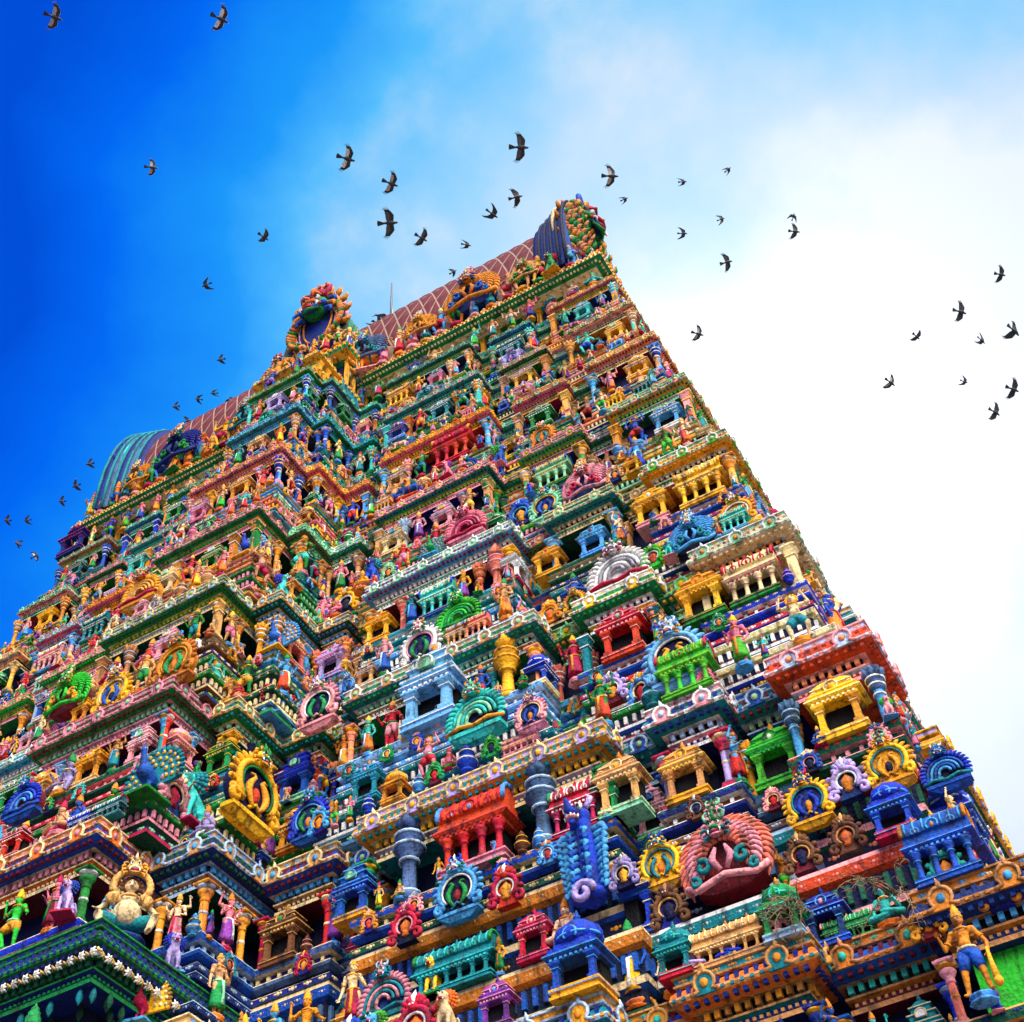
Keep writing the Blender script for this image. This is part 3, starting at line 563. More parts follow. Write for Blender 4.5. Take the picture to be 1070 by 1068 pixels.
def mak_x(b):
    m = MB()
    for i in range(9):
        for q in (-1, 1):
            t = i / 8; m.tube([(q * .1, -.02 + .1 * t, .75 - .6 * t), (q * (.22 - .04 * t), -.02, .78 - .62 * t), (q * (.26 - .05 * t), -.06, .7 - .6 * t), (q * .2, -.08, .66 - .6 * t)], [.05, .045, .03, .008], 'cloth', 6)
            m.tube([(q * .03, -.12, .74 - .6 * t), (q * .09, -.16, .7 - .6 * t), (q * .06, -.17, .64 - .6 * t)], [.03, .032, .006], 'sash' if i % 2 else 'cloth', 6)
    m.tube(spiral(0, .02, .12, .03, 0, 430, 16, -.16), .035, 'jewel', 7)
    for q in (-1, 1):
        b.ball((q * .07, -.2, .95), (.04, .03, .045), 'white', 8, 5); b.ball((q * .07, -.23, .95), (.018, .012, .018), 'dark', 6, 4)
        for k in range(3): b.tube([(q * (.02 + .025 * k), -.3 + .03 * k, .83), (q * (.02 + .025 * k), -.3 + .03 * k, .79)], [.012, .003], 'white', 5)
        b.tube([(q * .08, -.08, 1.0), (q * .14, -.05, 1.12), (q * .08, -.03, 1.2)], [.035, .03, .006], 'jewel', 6)
    b.ball((0, -.24, .81), (.075, .07, .02), 'lip', 8, 5)
    return [('mane', m)]
beast('makara', 'sea_monster_statue', 'upright sea-monster statue with a scaly curled body', [((0, .05, .1), (0, .02, .5), .13, .14), ((0, .02, .5), (0, -.06, .85), .14, .11), ((0, -.06, .9), (0, -.3, .87), .1, .05), ((0, -.06, .84), (0, -.24, .77), .08, .04), ((0, -.3, .88), (0, -.34, .96), .045, .03)], [((0, -.06, .93), (.12, .12, .11)), ((0, 0, .06), (.2, .14, .08))], mak_x, .6, 1.2)

figure('gana', .16, (((-.25, -.12, .16), (-.2, -.2, -.02), (-.22, -.28, -.03)), ((.25, -.12, .16), (.2, -.2, -.02), (.22, -.28, -.03))), (((-.24, -.02, .3), (-.26, -.16, .2)), ((.24, -.02, .3), (.26, -.16, .2))), dress='shorts', crown='mane', belly=1.5, phrase='pot-bellied seated figure with a lion-mask hood', name='dwarf_statue', cat='dwarf statue')
PROTO['gana'].update(wide=.8, high=.86)
_h = MB(); _h.tube(circ(0, .56, .17, -30, 210, 16, -.01), .035, 'jewel', 7); _h.M = Matrix.Translation((0, -.05, .74)) @ Matrix.Scale(.12, 4); kirti(_h); _h.M = Matrix()
for _q in (-1, 1): _h.tube([(_q * .12, -.02, .45), (_q * .17, -.08, .38), (_q * .14, -.1, .3)], [.04, .05, .02], 'jewel', 6)
PROTO['gana']['parts'].append(('hood', _h.mesh('hood'), list(_h.roles)))
# ------------------------------------------------------------------ ground and tower core
YC = 24.7
def yl(Z): return 14.054 + .21 * Z
def wl_(Z): return 33.8 - yl(Z)
def tag(o, label=None, cat=None, group=None, kind=None):
    for a, x in (('label', label), ('category', cat), ('group', group), ('kind', kind)):
        if x: o[a] = x
g = MB(); g.add([(-600, -600, 0), (600, -600, 0), (600, 600, 0), (-600, 600, 0)], [(0, 1, 2, 3)], 'ground')
plainmat('ground', (.10, .092, .085), .9)
go = link('ground', g.mesh('ground'), ['ground'], {}); tag(go, kind='structure')
tower = bpy.data.objects.new('temple_tower', None); COL.objects.link(tower); tower.location = (0, YC, 0)
tag(tower, 'towering stepped temple gateway painted in many colours under a red-tiled barrel roof', 'temple tower')
TI = Matrix.Translation((0, -YC, 0))
def tpart(name, b, pal, parent=None):
    if not b.f: return None
    return link(name, b.mesh(name), list(b.roles), pal, parent or tower, TI if parent is None else Matrix())
ZC = [12.0, 18.0, 22.4, 26.7, 30.6, 34.1, 37.2, 40.0]
ZB = [10.3, 16.0, 20.55, 24.85, 28.8, 32.4, 35.6, 38.5]
BH = [3.5, 1.95, 2.05, 1.95, 1.83, 1.72, 1.4, 1.25]; BP = [2.7, 2.95, 2.76, 2.54, 2.31, 2.34, 2.14, 2.23]
PH = [4.7, 3.43, 2.8, 2.8, 2.4, 2.2, 1.95, 1.65]; PP = [1.6, 1.44, 1.5, 1.38, 1.05, 1.15, 1.3, 1.45]
QH = [6.2, 5.13, 3.9, 3.75, 3.4, 3.05, 2.7, 2.35]
O0 = [6.9, 5.75, 4.6, 4.4, 4.05, 3.65, 3.3, 2.95]; O1 = [11.1, 11.1, 9.5, 8.65, 7.7, 7.4, 6.8, 6.2]
V0 = [11.9, 11.65, 10.1, 9.25, 8.35, 7.95, 7.3, 6.7]; V1 = [14.1, 13.25, 12.1, 11.2, 10.3, 9.75, 9.0, 8.3]
C0 = [15.4, 14.0, 12.8, 11.85, 11.0, 10.35, 9.6, 8.95]
# storey palettes: block -> (beam, dentil, eave, lip, band, plinth a, plinth b)
def P7(a, b, c, d, e, f, g): return dict(beam=a, dentil=b, eave=c, lip=d, band=e, pa=f, pb=g, wall='nightblue')
SP = {
 1: dict(bay=P7('nightblue', 'darkgreen', 'darkgreen', 'green', 'deepblue', 'nightblue', 'deepblue'), pav=P7('deepblue', 'lightblue', 'teal', 'cream', 'tan', 'deepblue', 'blue'), wing=P7('deepblue', 'gold', 'teal', 'cream', 'gold', 'blue', 'green'), mid=P7('maroon', 'gold', 'orange', 'tan', 'teal', 'deepblue', 'blue'), side=dict(P7('deepblue', 'lightblue', 'deepblue', 'tan', 'gold', 'green', 'teal'), wall='brightgreen'), rec=P7('deepblue', 'aqua', 'blue', 'tan', 'gold', 'darkgreen', 'teal')),
 2: dict(bay=P7('purple', 'rose', 'blue', 'cream', 'orange', 'deepblue', 'lightblue'), pav=P7('deepblue', 'lightblue', 'deepblue', 'cream', 'tan', 'deepblue', 'blue'), wing=P7('gold', 'yellow', 'gold', 'cream', 'lavender', 'deepblue', 'blue'), mid=P7('deepblue', 'paleblue', 'teal', 'white', 'rose', 'brown', 'deepblue'), side=P7('red', 'salmon', 'red', 'rose', 'paleblue', 'green', 'teal'), rec=P7('darkgreen', 'palegreen', 'teal', 'paleblue', 'blue', 'brown', 'slate'), brown=P7('deepblue', 'lightblue', 'blue', 'cream', 'tan', 'deepblue', 'slate')),
 3: dict(bay=P7('darkgreen', 'mint', 'green', 'rose', 'rose', 'gold', 'tan'), pav=P7('teal', 'mint', 'green', 'cream', 'tan', 'teal', 'lightblue'), wing=P7('green', 'mint', 'teal', 'white', 'tan', 'lightblue', 'skyblue'), mid=P7('green', 'white', 'green', 'cream', 'yellow', 'red', 'teal'), side=P7('cream', 'gold', 'cream', 'white', 'mint', 'crimson', 'teal'), rec=P7('gold', 'yellow', 'green', 'cream', 'lime', 'teal', 'lightblue')),
 4: dict(bay=P7('darkgreen', 'lime', 'green', 'cream', 'paleblue', 'gold', 'brown'), pav=P7('slate', 'skyblue', 'darkgreen', 'cream', 'tan', 'green', 'lightblue'), wing=P7('teal', 'white', 'lightblue', 'white', 'mint', 'tan', 'lightblue'), mid=P7('darkgreen', 'cream', 'teal', 'cream', 'mint', 'rose', 'tan'), side=P7('gold', 'cream', 'yellow', 'white', 'brightgreen', 'rose', 'yellow'), rec=P7('gold', 'cream', 'green', 'cream', 'tan', 'rose', 'tan')),
 5: dict(bay=P7('darkgreen', 'brightgreen', 'green', 'cream', 'rose', 'gold', 'tan'), pav=P7('teal', 'mint', 'green', 'cream', 'mint', 'orange', 'green'), wing=P7('brightgreen', 'lime', 'green', 'rose', 'rose', 'orange', 'mint'), mid=P7('green', 'lime', 'brightgreen', 'rose', 'tan', 'rose', 'cream'), side=P7('brightgreen', 'lime', 'gold', 'cream', 'rose', 'cream', 'tan'), rec=P7('teal', 'mint', 'green', 'cream', 'rose', 'tan', 'green')),
 6: dict(bay=P7('crimson', 'rose', 'salmon', 'yellow', 'rose', 'teal', 'lightblue'), pav=P7('crimson', 'rose', 'pink', 'yellow', 'gold', 'green', 'teal'), wing=P7('red', 'yellow', 'pink', 'gold', 'gold', 'green', 'mint'), mid=P7('crimson', 'pink', 'pink', 'cream', 'mint', 'green', 'teal'), side=P7('maroon', 'rose', 'salmon', 'cream', 'yellow', 'green', 'teal'), rec=P7('green', 'mint', 'teal', 'cream', 'mint', 'blue', 'green')),
 7: dict(bay=P7('slate', 'lightblue', 'teal', 'skyblue', 'aqua', 'tan', 'teal'), pav=P7('darkgreen', 'teal', 'green', 'aqua', 'lightblue', 'rose', 'teal'), wing=P7('teal', 'aqua', 'teal', 'mint', 'rose', 'lightblue', 'green'), mid=P7('green', 'mint', 'darkgreen', 'cream', 'rose', 'gold', 'teal'), side=P7('gold', 'rose', 'rose', 'cream', 'green', 'salmon', 'gold'), rec=P7('slate', 'mint', 'teal', 'mint', 'tan', 'rose', 'slate')),
 8: dict(bay=P7('green', 'aqua', 'green', 'mint', 'gold', 'tan', 'blue'), pav=P7('green', 'mint', 'teal', 'mint', 'aqua', 'tan', 'teal'), wing=P7('green', 'lime', 'green', 'mint', 'slate', 'rose', 'paleblue'), mid=P7('green', 'mint', 'blue', 'mint', 'slate', 'gold', 'green'), side=P7('green', 'lime', 'salmon', 'cream', 'rose', 'gold', 'rose'), rec=P7('teal', 'mint', 'green', 'mint', 'tan', 'tan', 'green')),
}
for k in SP:
    SP[k].setdefault('brown', SP[k]['pav'])
STOREY = {}
SS = [.92, .95, .86, .78, .66, .58, .52, .48]
FACES = []        # every wall face that carries ornament
def rect_ring(b, rect, prof, dz=0.0):
    x0, x1, yf, yb = rect
    vs = []; n = len(prof)
    for off, z, r in prof: vs += [(x0 - off, yf - off, z + dz), (x1 + off, yf - off, z + dz), (x1 + off, yb, z + dz), (x0 - off, yb, z + dz)]
    for i in range(n - 1):
        fs = [(i * 4 + j, i * 4 + (j + 1) % 4, i * 4 + 4 + (j + 1) % 4, i * 4 + 4 + j) for j in (3, 0, 1, 2)]
        base = len(b.v); ri = b.role(prof[i + 1][2]); 
        for f in fs: b.f.append([base + q for q in f]); b.m.append(ri); b.sm.append(False)
    base = len(b.v); b.f += [[base + 3, base + 2, base + 1, base], [base + (n - 1) * 4 + j for j in range(4)]]
    b.m += [b.role(prof[0][2]), b.role(prof[-1][2])]; b.sm += [False, False]
    b.v += vs
def dentils(b, rect, off, z, h, w, pitch, depth, role, right=True, front=True):
    x0, x1, yf, yb = rect
    if front:
        n = max(1, int((x1 - x0 + 2 * off) / pitch))
        for i in range(n): b.box((x0 - off + (x1 - x0 + 2 * off) * (i + .5) / n, yf - off - depth / 2, z), (w, depth, h), role)
    if right:
        L = yb - yf + off; n = max(1, int(L / pitch))
        for i in range(n): b.box((x1 + off + depth / 2, yf - off + L * (i + .5) / n, z), (depth, w, h), role)
def along(F, off, pitch, right, front):
    """points, tangents and outward normals along the front and right edge of a bay"""
    x0, x1, yf, yb = F; out = []
    if front:
        L = x1 - x0 + 2 * off; n = max(1, int(L / pitch))
        out += [(Vector((x0 - off + L * (i + .5) / n, yf - off, 0)), Vector((1, 0, 0)), Vector((0, -1, 0))) for i in range(n)]
    if right:
        L = min(yb - yf, 4.5) + off; n = max(1, int(L / pitch))
        out += [(Vector((x1 + off, yf - off + L * (i + .5) / n, 0)), Vector((0, 1, 0)), Vector((1, 0, 0))) for i in range(n)]
    return out
def bosses(b, F, off, z, r, pitch, role, right, front):
    """a run of small leaf scrolls in relief"""
    i0 = b.role(role)
    for p, t, n in along(F, off, pitch, right, front):
        if not (-80 < project(p + Vector((0, 0, z)))[0] < 1150): continue
        for k, (dx, dz_, q) in enumerate(((0, 0, 1.0), (-1.5, .15, .62), (1.5, .15, .62))):
            c = p + t * dx * r + Vector((0, 0, z + dz_ * r)); a = r * q
            o = len(b.v); b.v += [tuple(c + n * a * 1.1)] + [tuple(c + t * a * math.cos(w) + Vector((0, 0, a * math.sin(w)))) for w in (.3, 1.35, 2.4, 3.44, 4.5, 5.5)]
            for j in range(6): b.f.append([o, o + 1 + j, o + 1 + (j + 1) % 6]); b.m.append(i0); b.sm.append(True)
def nasi(b, F, z, s, right, front):
    """little horseshoe gables standing on the eave"""
    for p, t, n in along(F, -.02 * s, max(.42, .82 * s), right, front):
        if not (-80 < project(p + Vector((0, 0, z)))[0] < 1150): continue
        b.M = Matrix((t, -n, Vector((0, 0, 1)))).transposed().to_4x4(); b.M = Matrix.Translation(p + Vector((0, 0, z - .25 * s))) @ b.M @ Matrix.Scale(.46 * s, 4)
        b.prism([(x, zz) for x, _, zz in circ(0, .4, .36, -50, 230, 9)] + [(-.36, .0), (.36, .0)], -.06, .3, 'band')
        b.tube([(-.5, -.06, .05)] + circ(0, .4, .36, 225, -45, 9, -.07) + [(.5, -.06, .05)], .07, 'lip', 5); b.ball((0, -.08, .38), (.15, .08, .17), 'dentil', 7, 5)
        b.tube([(0, -.06, .72), (.05, -.06, .9), (0, -.06, 1.1)], [.09, .08, .01], 'lip', 5)
        b.M = Matrix()
BI = [0]
def block(k, name, x0, x1, yf, yb, pal, z0, zb, zc, right=True, front=True, garland=False, wing='right wing', proj=0.0, side_len=None):
    """one bay of a storey: parapet core, plinth, pillar zone wall and cornice"""
    pal = dict(pal); rr = random.Random(BI[0] * 7 + 3)
    for key, opts in (('pa', (('deepblue', 'nightblue', 'darkgreen', 'maroon') if k < 3 else ('deepblue', 'teal', 'green', 'blue', 'crimson', 'slate'))), ('pb', (('deepblue', 'teal', 'darkgreen', 'blue', 'purple') if k < 3 else ('blue', 'teal', 'darkgreen', 'lightblue', 'green'))), ('beam', ('deepblue', 'darkgreen', 'maroon', 'teal'))):  # deep hues of their own; darker low down to paint in the light's falloff
        if rr.random() < (.75 if k < 3 else .5 if k < 6 else .35): pal[key] = rr.choice(opts)
    if pal['lip'] == 'cream' and rr.random() < .6: pal['lip'] = rr.choice(('paleblue', 'white', 'mint', 'rose', 'yellow'))
    wd = .55 if k == 1 and name == 'corner' else .95
    BI[0] += 1; dz = (BI[0] % 23) * .004; st = STOREY[k]; s = SS[k - 1]
    F = (x0, x1, yf, yb)
    b = MB()                                # cornice
    z = zc
    rect_ring(b, F, [(-.52 * s, z - .80 * s, 'beam'), (-.36 * s, z - .80 * s, 'beam'), (-.36 * s, z - .72 * s, 'lip'), (-.42 * s, z - .70 * s, 'dentil'), (-.42 * s, z - .60 * s, 'beam'), (-.33 * s, z - .57 * s, 'band'), (-.33 * s, z - .53 * s, 'lip'),
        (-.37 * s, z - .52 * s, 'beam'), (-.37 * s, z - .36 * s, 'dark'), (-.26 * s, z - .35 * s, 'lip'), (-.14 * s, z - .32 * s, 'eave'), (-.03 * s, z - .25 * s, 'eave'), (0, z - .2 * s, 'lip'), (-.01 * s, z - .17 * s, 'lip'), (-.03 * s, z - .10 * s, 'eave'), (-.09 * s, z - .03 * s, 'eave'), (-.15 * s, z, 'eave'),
        (-.15 * s, z + .03 * s, 'dark'), (-.08 * s, z + .04 * s, 'lip'), (-.07 * s, z + .07 * s, 'lip'), (-.10 * s, z + .08 * s, 'band'), (-.10 * s, z + .17 * s, 'band'), (-.06 * s, z + .18 * s, 'lip'), (-.06 * s, z + .21 * s, 'lip'), (-.7 * s, z + .22 * s, 'band')], dz)
    dentils(b, F, -.37 * s, z - .44 * s + dz, .13 * s, .085 * s, .165 * s, .09 * s, 'dentil', right, front)
    dentils(b, F, -.41 * s, z - .65 * s + dz, .05 * s, .05 * s, .11 * s, .035 * s, 'lip', right, front)
    dentils(b, F, -.012 * s, z - .205 * s + dz, .05 * s, .06 * s, .15 * s, .02, 'band', right, front)
    if not garland: nasi(b, F, z + dz, s, right, front)
    dentils(b, F, -.10 * s, z - .10 * s + dz, .13 * s, .07 * s, .15 * s, .085 * s, 'beam', right, front)
    dentils(b, F, -.16 * s, z - .30 * s + dz, .10 * s, .07 * s, .15 * s, .09 * s, 'beam', right, front)
    bosses(b, F, -.10 * s, z + .125 * s + dz, .035 * s, .26 * s, 'dentil', right, front)
    tpart('cornice', b, pal, st)
    b = MB()                                # plinth under the pillars
    rect_ring(b, F, [(-.2 * s, zb - .82 * s, 'pb'), (-.04 * s, zb - .80 * s, 'pb'), (-.04 * s, zb - .68 * s, 'pa'), (-.07 * s, zb - .65 * s, 'lip'), (-.17 * s, zb - .62 * s, 'pb'), (-.17 * s, zb - .52 * s, 'dark'), (-.06 * s, zb - .46 * s, 'pb'), (-.04 * s, zb - .40 * s, 'pb'), (-.06 * s, zb - .37 * s, 'lip'), (-.17 * s, zb - .33 * s, 'pa'), (-.17 * s, zb - .2 * s, 'pa'),
        (-.05 * s, zb - .18 * s, 'lip'), (-.03 * s, zb - .12 * s, 'pb'), (-.03 * s, zb - .04 * s, 'pb'), (-.06 * s, zb, 'lip'), (-1.3 * s, zb + .002, 'pa')], dz)
    dentils(b, F, -.17 * s, zb - .265 * s + dz, .09 * s, .07 * s, .24 * s, .05 * s, 'lip', right, front)
    bosses(b, F, -.04 * s, zb - .74 * s + dz, .045 * s, .3 * s, 'lip', right, front)
    bosses(b, F, -.03 * s, zb - .08 * s + dz, .03 * s, .2 * s, 'eave', right, front)
    tpart('plinth', b, pal, st)
    b = MB()                                # wall behind the pillars, and the stepped core of the parapet below
    rect_ring(b, F, [(-wd * s, zb - .1, 'wall'), (-wd * s, zc - .6 * s, 'wall')], dz)
    z1 = z0 + (zb - .82 * s - z0) * .48
    if zb - .8 * s - z0 > .25:
        for (oa, za, ze) in ((.30, z0 - .05, z1), (-.08, z1, zb - .8 * s)):
            oa *= s; h = ze - za
            rect_ring(b, F, [(oa - .1, za, 'pb'), (oa, za + .02, 'pb'), (oa, za + .12 * h, 'pa'), (oa - .09 * s, za + .15 * h, 'lip'), (oa - .09 * s, za + .34 * h, 'wall'), (oa - .02 * s, za + .38 * h, 'pb'), (oa - .02 * s, za + .46 * h, 'lip'), (oa - .1 * s, za + .5 * h, 'pa'), (oa - .1 * s, za + .78 * h, 'wall'), (oa, za + .82 * h, 'eave'), (oa + .03 * s, za + .93 * h, 'eave'), (oa, ze - .02, 'lip'), (oa - .6, ze, 'band')], dz)
            bosses(b, F, oa - .09 * s, za + .25 * h + dz, .05 * s, .34 * s, 'dentil', right, front)
            bosses(b, F, oa, za + .88 * h + dz, .04 * s, .27 * s, 'lip', right, front)
            if h > .35:
                dentils(b, F, oa - .1 * s, za + .64 * h + dz, .2 * h, .08 * s, .2 * s, .07 * s, 'lip' if k > 2 else 'pb', right, front)
    tpart('wall', b, pal, st)
    base = dict(k=k, name=name, z0=z0 + .22 * s, z1=z1, zb=zb, zc=zc, s=s, wing=wing, pal=pal)
    if front and x1 - x0 > .25: FACES.append(dict(base, o=Vector((x0, yf, 0)), u=Vector((1, 0, 0)), n=Vector((0, -1, 0)), L=x1 - x0, rot=0.0, side=False))
    sl = side_len or (yb - yf)
    if right and side_len: FACES.append(dict(base, o=Vector((x1, yf, 0)), u=Vector((0, 1, 0)), n=Vector((1, 0, 0)), L=sl, rot=math.pi / 2, side=True))
for k in range(1, 9):
    i = k - 1; zc, zb = ZC[i], ZB[i]; z0 = (ZC[i - 1] if i else 6.0) + .2
    y = yl(zc); W = wl_(zc); S = SP[k]
    b = MB(); cx = W - 1.3; b.box((0, YC, (z0 + zc) / 2 - .1), (2 * cx, 2 * (YC - y - 1.1) if YC - y > 1.6 else .9, zc - z0 + .3), 'wall')
    STOREY[k] = link('storey', b.mesh('storey'), ['wall'], {'wall': 'nightblue'}, tower, TI)
    hid_left = k <= 2
    if k == 1:
        block(1, 'bay', -BH[0], BH[0], y - BP[0] + .1, YC, S['bay'], z0, 11.3, 14.8, garland=True, wing='central bay', side_len=2.4)
        block(1, 'pav', BH[0] - .4, PH[0], y - PP[0], YC, S['pav'], z0, zb, zc + 1.2, front=False, wing='central bay', side_len=1.7)
    else:
        zz0 = z0 if k > 2 else 15.0
        block(k, 'bay', -BH[i], BH[i], y - BP[i], YC, S['bay'], zz0, zb, zc, wing='central bay', side_len=BP[i] - PP[i])
        block(k, 'pav', -PH[i], -BH[i] + .3, y - PP[i], YC, S['pav'], z0, zb, zc, right=False, wing='central bay')
        block(k, 'pav', BH[i] - .3, PH[i], y - PP[i], YC, S['pav'], zz0 if k > 2 else 13.6, zb, zc, wing='central bay', side_len=PP[i] + .15)
        FACES[-2]['o'].x += .3; FACES[-2]['L'] -= .3
    for sg in (1, -1):
        wing = 'right wing' if sg > 0 else 'left wing'
        def bl(nm, a, c, pr, pal, side=None, **kw):
            x0, x1 = (a, c) if sg > 0 else (-c, -a)
            block(k, nm, x0, x1, y - pr, YC, pal, z0, zb, zc, wing=wing, side_len=side, right=side is not None, **kw)
        bl('brown', PH[i] - .3, QH[i], -.12, S['brown'], .45)
        bl('rec', QH[i] - .3, O0[i] + .3, -.52, S['rec'])
        bl('wing', O0[i], O1[i], .3, S['wing'], .75)
        bl('rec', O1[i] - .3, V0[i] + .3, -.5, S['rec'])
        bl('mid', V0[i], V1[i], 0.0, S['mid'], .45)
        bl('rec', V1[i] - .3, C0[i] + .3, -.5, S['rec'])
        x0, x1 = (C0[i], W) if sg > 0 else (-W, -C0[i])
        block(k, 'corner', x0, x1, y - .05, y + (W - C0[i]) * .9, S['side'], z0, zb, zc, wing=wing, right=sg > 0, side_len=(W - C0[i]) * .9 if sg > 0 else None)
    # end wall on the right
    d = (W - C0[i]) * .9
    ys = y + d; yh = YC - ys
    if yh > 1.0:
        block(k, 'rec', W - 3, W - .45, ys - .3, ys + yh * .3 + .3, S['rec'], z0, zb, zc, front=False, wing='right end', side_len=yh * .3 + .3)
        block(k, 'mid', W - 3, W + .15, ys + yh * .3, YC + yh * .7, S['wing'], z0, zb, zc, front=False, wing='right end', side_len=yh * .9)
# lower body of the tower down to the ground
b = MB(); w0 = wl_(5.0); y0 = yl(5.0)
rect_ring(b, (-w0, w0, y0, YC * 2 - y0), [(.6, -.2, 'stone'), (.6, .8, 'stone'), (.35, .9, 'stone'), (.35, 1.5, 'stone'), (.1, 1.7, 'stone'), (0, 2.0, 'stone'), (0, 5.2, 'stone'), (.5, 5.6, 'stone'), (.5, 6.0, 'stone'), (-.4, 6.3, 'stone')])
rect_ring(b, (-3.4, 3.4, y0 - 2.2, y0 + 1), [(.3, -.15, 'stone'), (.3, 1.2, 'stone'), (0, 1.4, 'stone'), (0, 7.3, 'stone'), (.4, 7.6, 'stone'), (-.3, 8.0, 'stone')])
for q in range(-7, 8):
    if abs(q) > 1: b.box((q * 2.25, y0 - .12, 3.6), (.5, .3, 3.3), 'stone')
plainmat('stone', (.34, .30, .26), .85)
base_o = link('base_storey', b.mesh('base_storey'), ['stone'], {}, tower, TI)
b = MB(); b.box((0, y0 - 2.21, 2.7), (2.6, .06, 5.2), 'timber'); plainmat('timber', (.09, .05, .03))
link('gate', b.mesh('gate'), ['timber'], {}, base_o)
# backing between storeys, so that no ledge is hollow
for k in range(1, 9):
    pass
# ------------------------------------------------------------------ porch cornice with flower garland (bottom of the central bay)
F1 = (-BH[0], BH[0], yl(12.0) - BP[0] + .1, YC)
b = MB()
for side in (0, 1):
    n = 30 if not side else 11
    for i in range(n):
        t = (i + .5) / n
        if not side: p = Vector((F1[0] + 7.0 * t, F1[2] + .10, 14.40)); e = Vector((1, 0, 0)); nn = Vector((0, -1, -.45)).normalized()
        else: p = Vector((F1[1] - .10, F1[2] + 2.6 * t, 14.40)); e = Vector((0, 1, 0)); nn = Vector((1, 0, -.45)).normalized()
        up = e.cross(nn); c = p + nn * .03
        for q in range(6):
            a = q * math.pi / 3; d = (e * math.cos(a) + up * math.sin(a)) * .055
            b.tube([c, c + d * .6 + nn * .03, c + d * 1.5], [.012, .03, .008], 'white', 5)
        b.ball(c + nn * .035, (.022,) * 3, 'cream', 7, 5)
        d = e * .115; b.tube([c + d * .6 - up * .05, c + d + nn * .02, c + d * 1.4 + up * .05], [.01, .028, .01], 'tan', 5); b.tube([c + d * .6 + up * .05, c + d * .95 + nn * .02, c + d * 1.2], [.008, .02, .008], 'palegreen', 5)
tpart('flower_garland', b, {}, STOREY[1])
b = MB(); b.lathe([(.015, .3), (.05, .2), (.06, .12), (.03, .05), (.004, 0)], 'green', 8); BUD = b.mesh('bud_drop')
spots = [(-3.2 + 6.4 * i / 21, F1[2] + .42 + .36 * j) for i in range(22) for j in range(3) if i % 2 == j % 2] + [(F1[1] - .4, F1[2] + .5 + .34 * j) for j in range(9)]
for i, (x, y_) in enumerate(spots): link('bud_drop', BUD, ['green'], dict(green='darkgreen' if i % 3 else 'teal'), STOREY[1], Matrix.Translation((x, y_, 13.78)))
# ------------------------------------------------------------------ placing things
ITEMS = []; SMALL = {}
def place(kind, pal, loc, rot, s, **meta):
    P = PROTO[kind]; loc = Vector(loc); M = Matrix.Translation(loc + Vector((0, 0, P.get('base', 0) * s))) @ Matrix.Rotation(rot, 4, 'Z') @ Matrix.Scale(s, 4)
    par = None
    px = P['high'] * s * FPX / max(1, project(loc)[2])
    if px < 25:
        if kind not in SMALL:
            b = MB()
            for n, me, roles in P['parts']:
                idx = [b.role(r) for r in roles]; o0 = len(b.v); b.v += [tuple(v.co) for v in me.vertices]
                for pl in me.polygons: b.f.append([o0 + q for q in pl.vertices]); b.m.append(idx[pl.material_index]); b.sm.append(pl.use_smooth)
            SMALL[kind] = (b.mesh(P['name']), list(b.roles))
        par = link(P['name'], *SMALL[kind], pal, None, M)
    elif 'root' in P:
        for n, me, roles in P['parts']:
            if n == P['root']: par = link(P['name'], me, roles, pal, None, M)
        for n, me, roles in P['parts']:
            if n != P['root']: link(n, me, roles, pal, par)
    else:
        par = bpy.data.objects.new(P['name'], None); COL.objects.link(par); par.matrix_world = M; par.empty_display_size = .2
        for n, me, roles in P['parts']: link(n, me, roles, pal, par)
    par['category'] = P['cat']
    if kind == 'spire': par['kind'] = 'thing'
    ITEMS.append(dict(o=par, kind=kind, phrase=P['phrase'], p=loc + Vector((0, 0, P['high'] * s * .5)), w=P['wide'] * s, h=P['high'] * s, col=meta.get('col'), **{a: meta.get(a) for a in ('k', 'wing', 'zone', 'name', 'side')}))
    return par
BRIGHTS = ['blue', 'lightblue', 'teal', 'aqua', 'green', 'brightgreen', 'yellow', 'gold', 'orange', 'salmon', 'pink', 'rose', 'crimson', 'red', 'lavender', 'mint', 'tan', 'cream', 'skyblue']
rnd = random.Random(5)
def contrast(c):
    return rnd.choice([q for q in ('white', 'cream', 'yellow', 'gold', 'paleblue', 'rose', 'mint', 'lightblue', 'green', 'crimson', 'blue') if q != c])
def pal_orn(c, outline=None, accent=None):
    return dict(main=c, trim=outline or rnd.choice(['cream', 'white', 'paleblue', 'rose', 'yellow']), flame=c if rnd.random() < .6 else contrast(c), accent=accent or rnd.choice(['green', 'teal', 'blue', 'crimson', 'gold']), horn=contrast(c), mane=c, mouth=rnd.choice(['deepblue', 'maroon', 'nightblue']), tongue='crimson', panel=rnd.choice([c, c, 'nightblue', 'maroon', 'deepblue']), heart=rnd.choice(['red', 'orange', 'gold', 'nightblue']))
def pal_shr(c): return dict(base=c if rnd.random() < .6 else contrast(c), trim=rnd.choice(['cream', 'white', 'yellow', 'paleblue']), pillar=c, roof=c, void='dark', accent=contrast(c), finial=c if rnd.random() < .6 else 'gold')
SKINS = ['skin', 'skin', 'paleskin', 'tan', 'yellow', 'gold', 'blue', 'blue', 'green', 'teal', 'lightblue', 'aqua', 'rose', 'pink', 'cream', 'crimson']
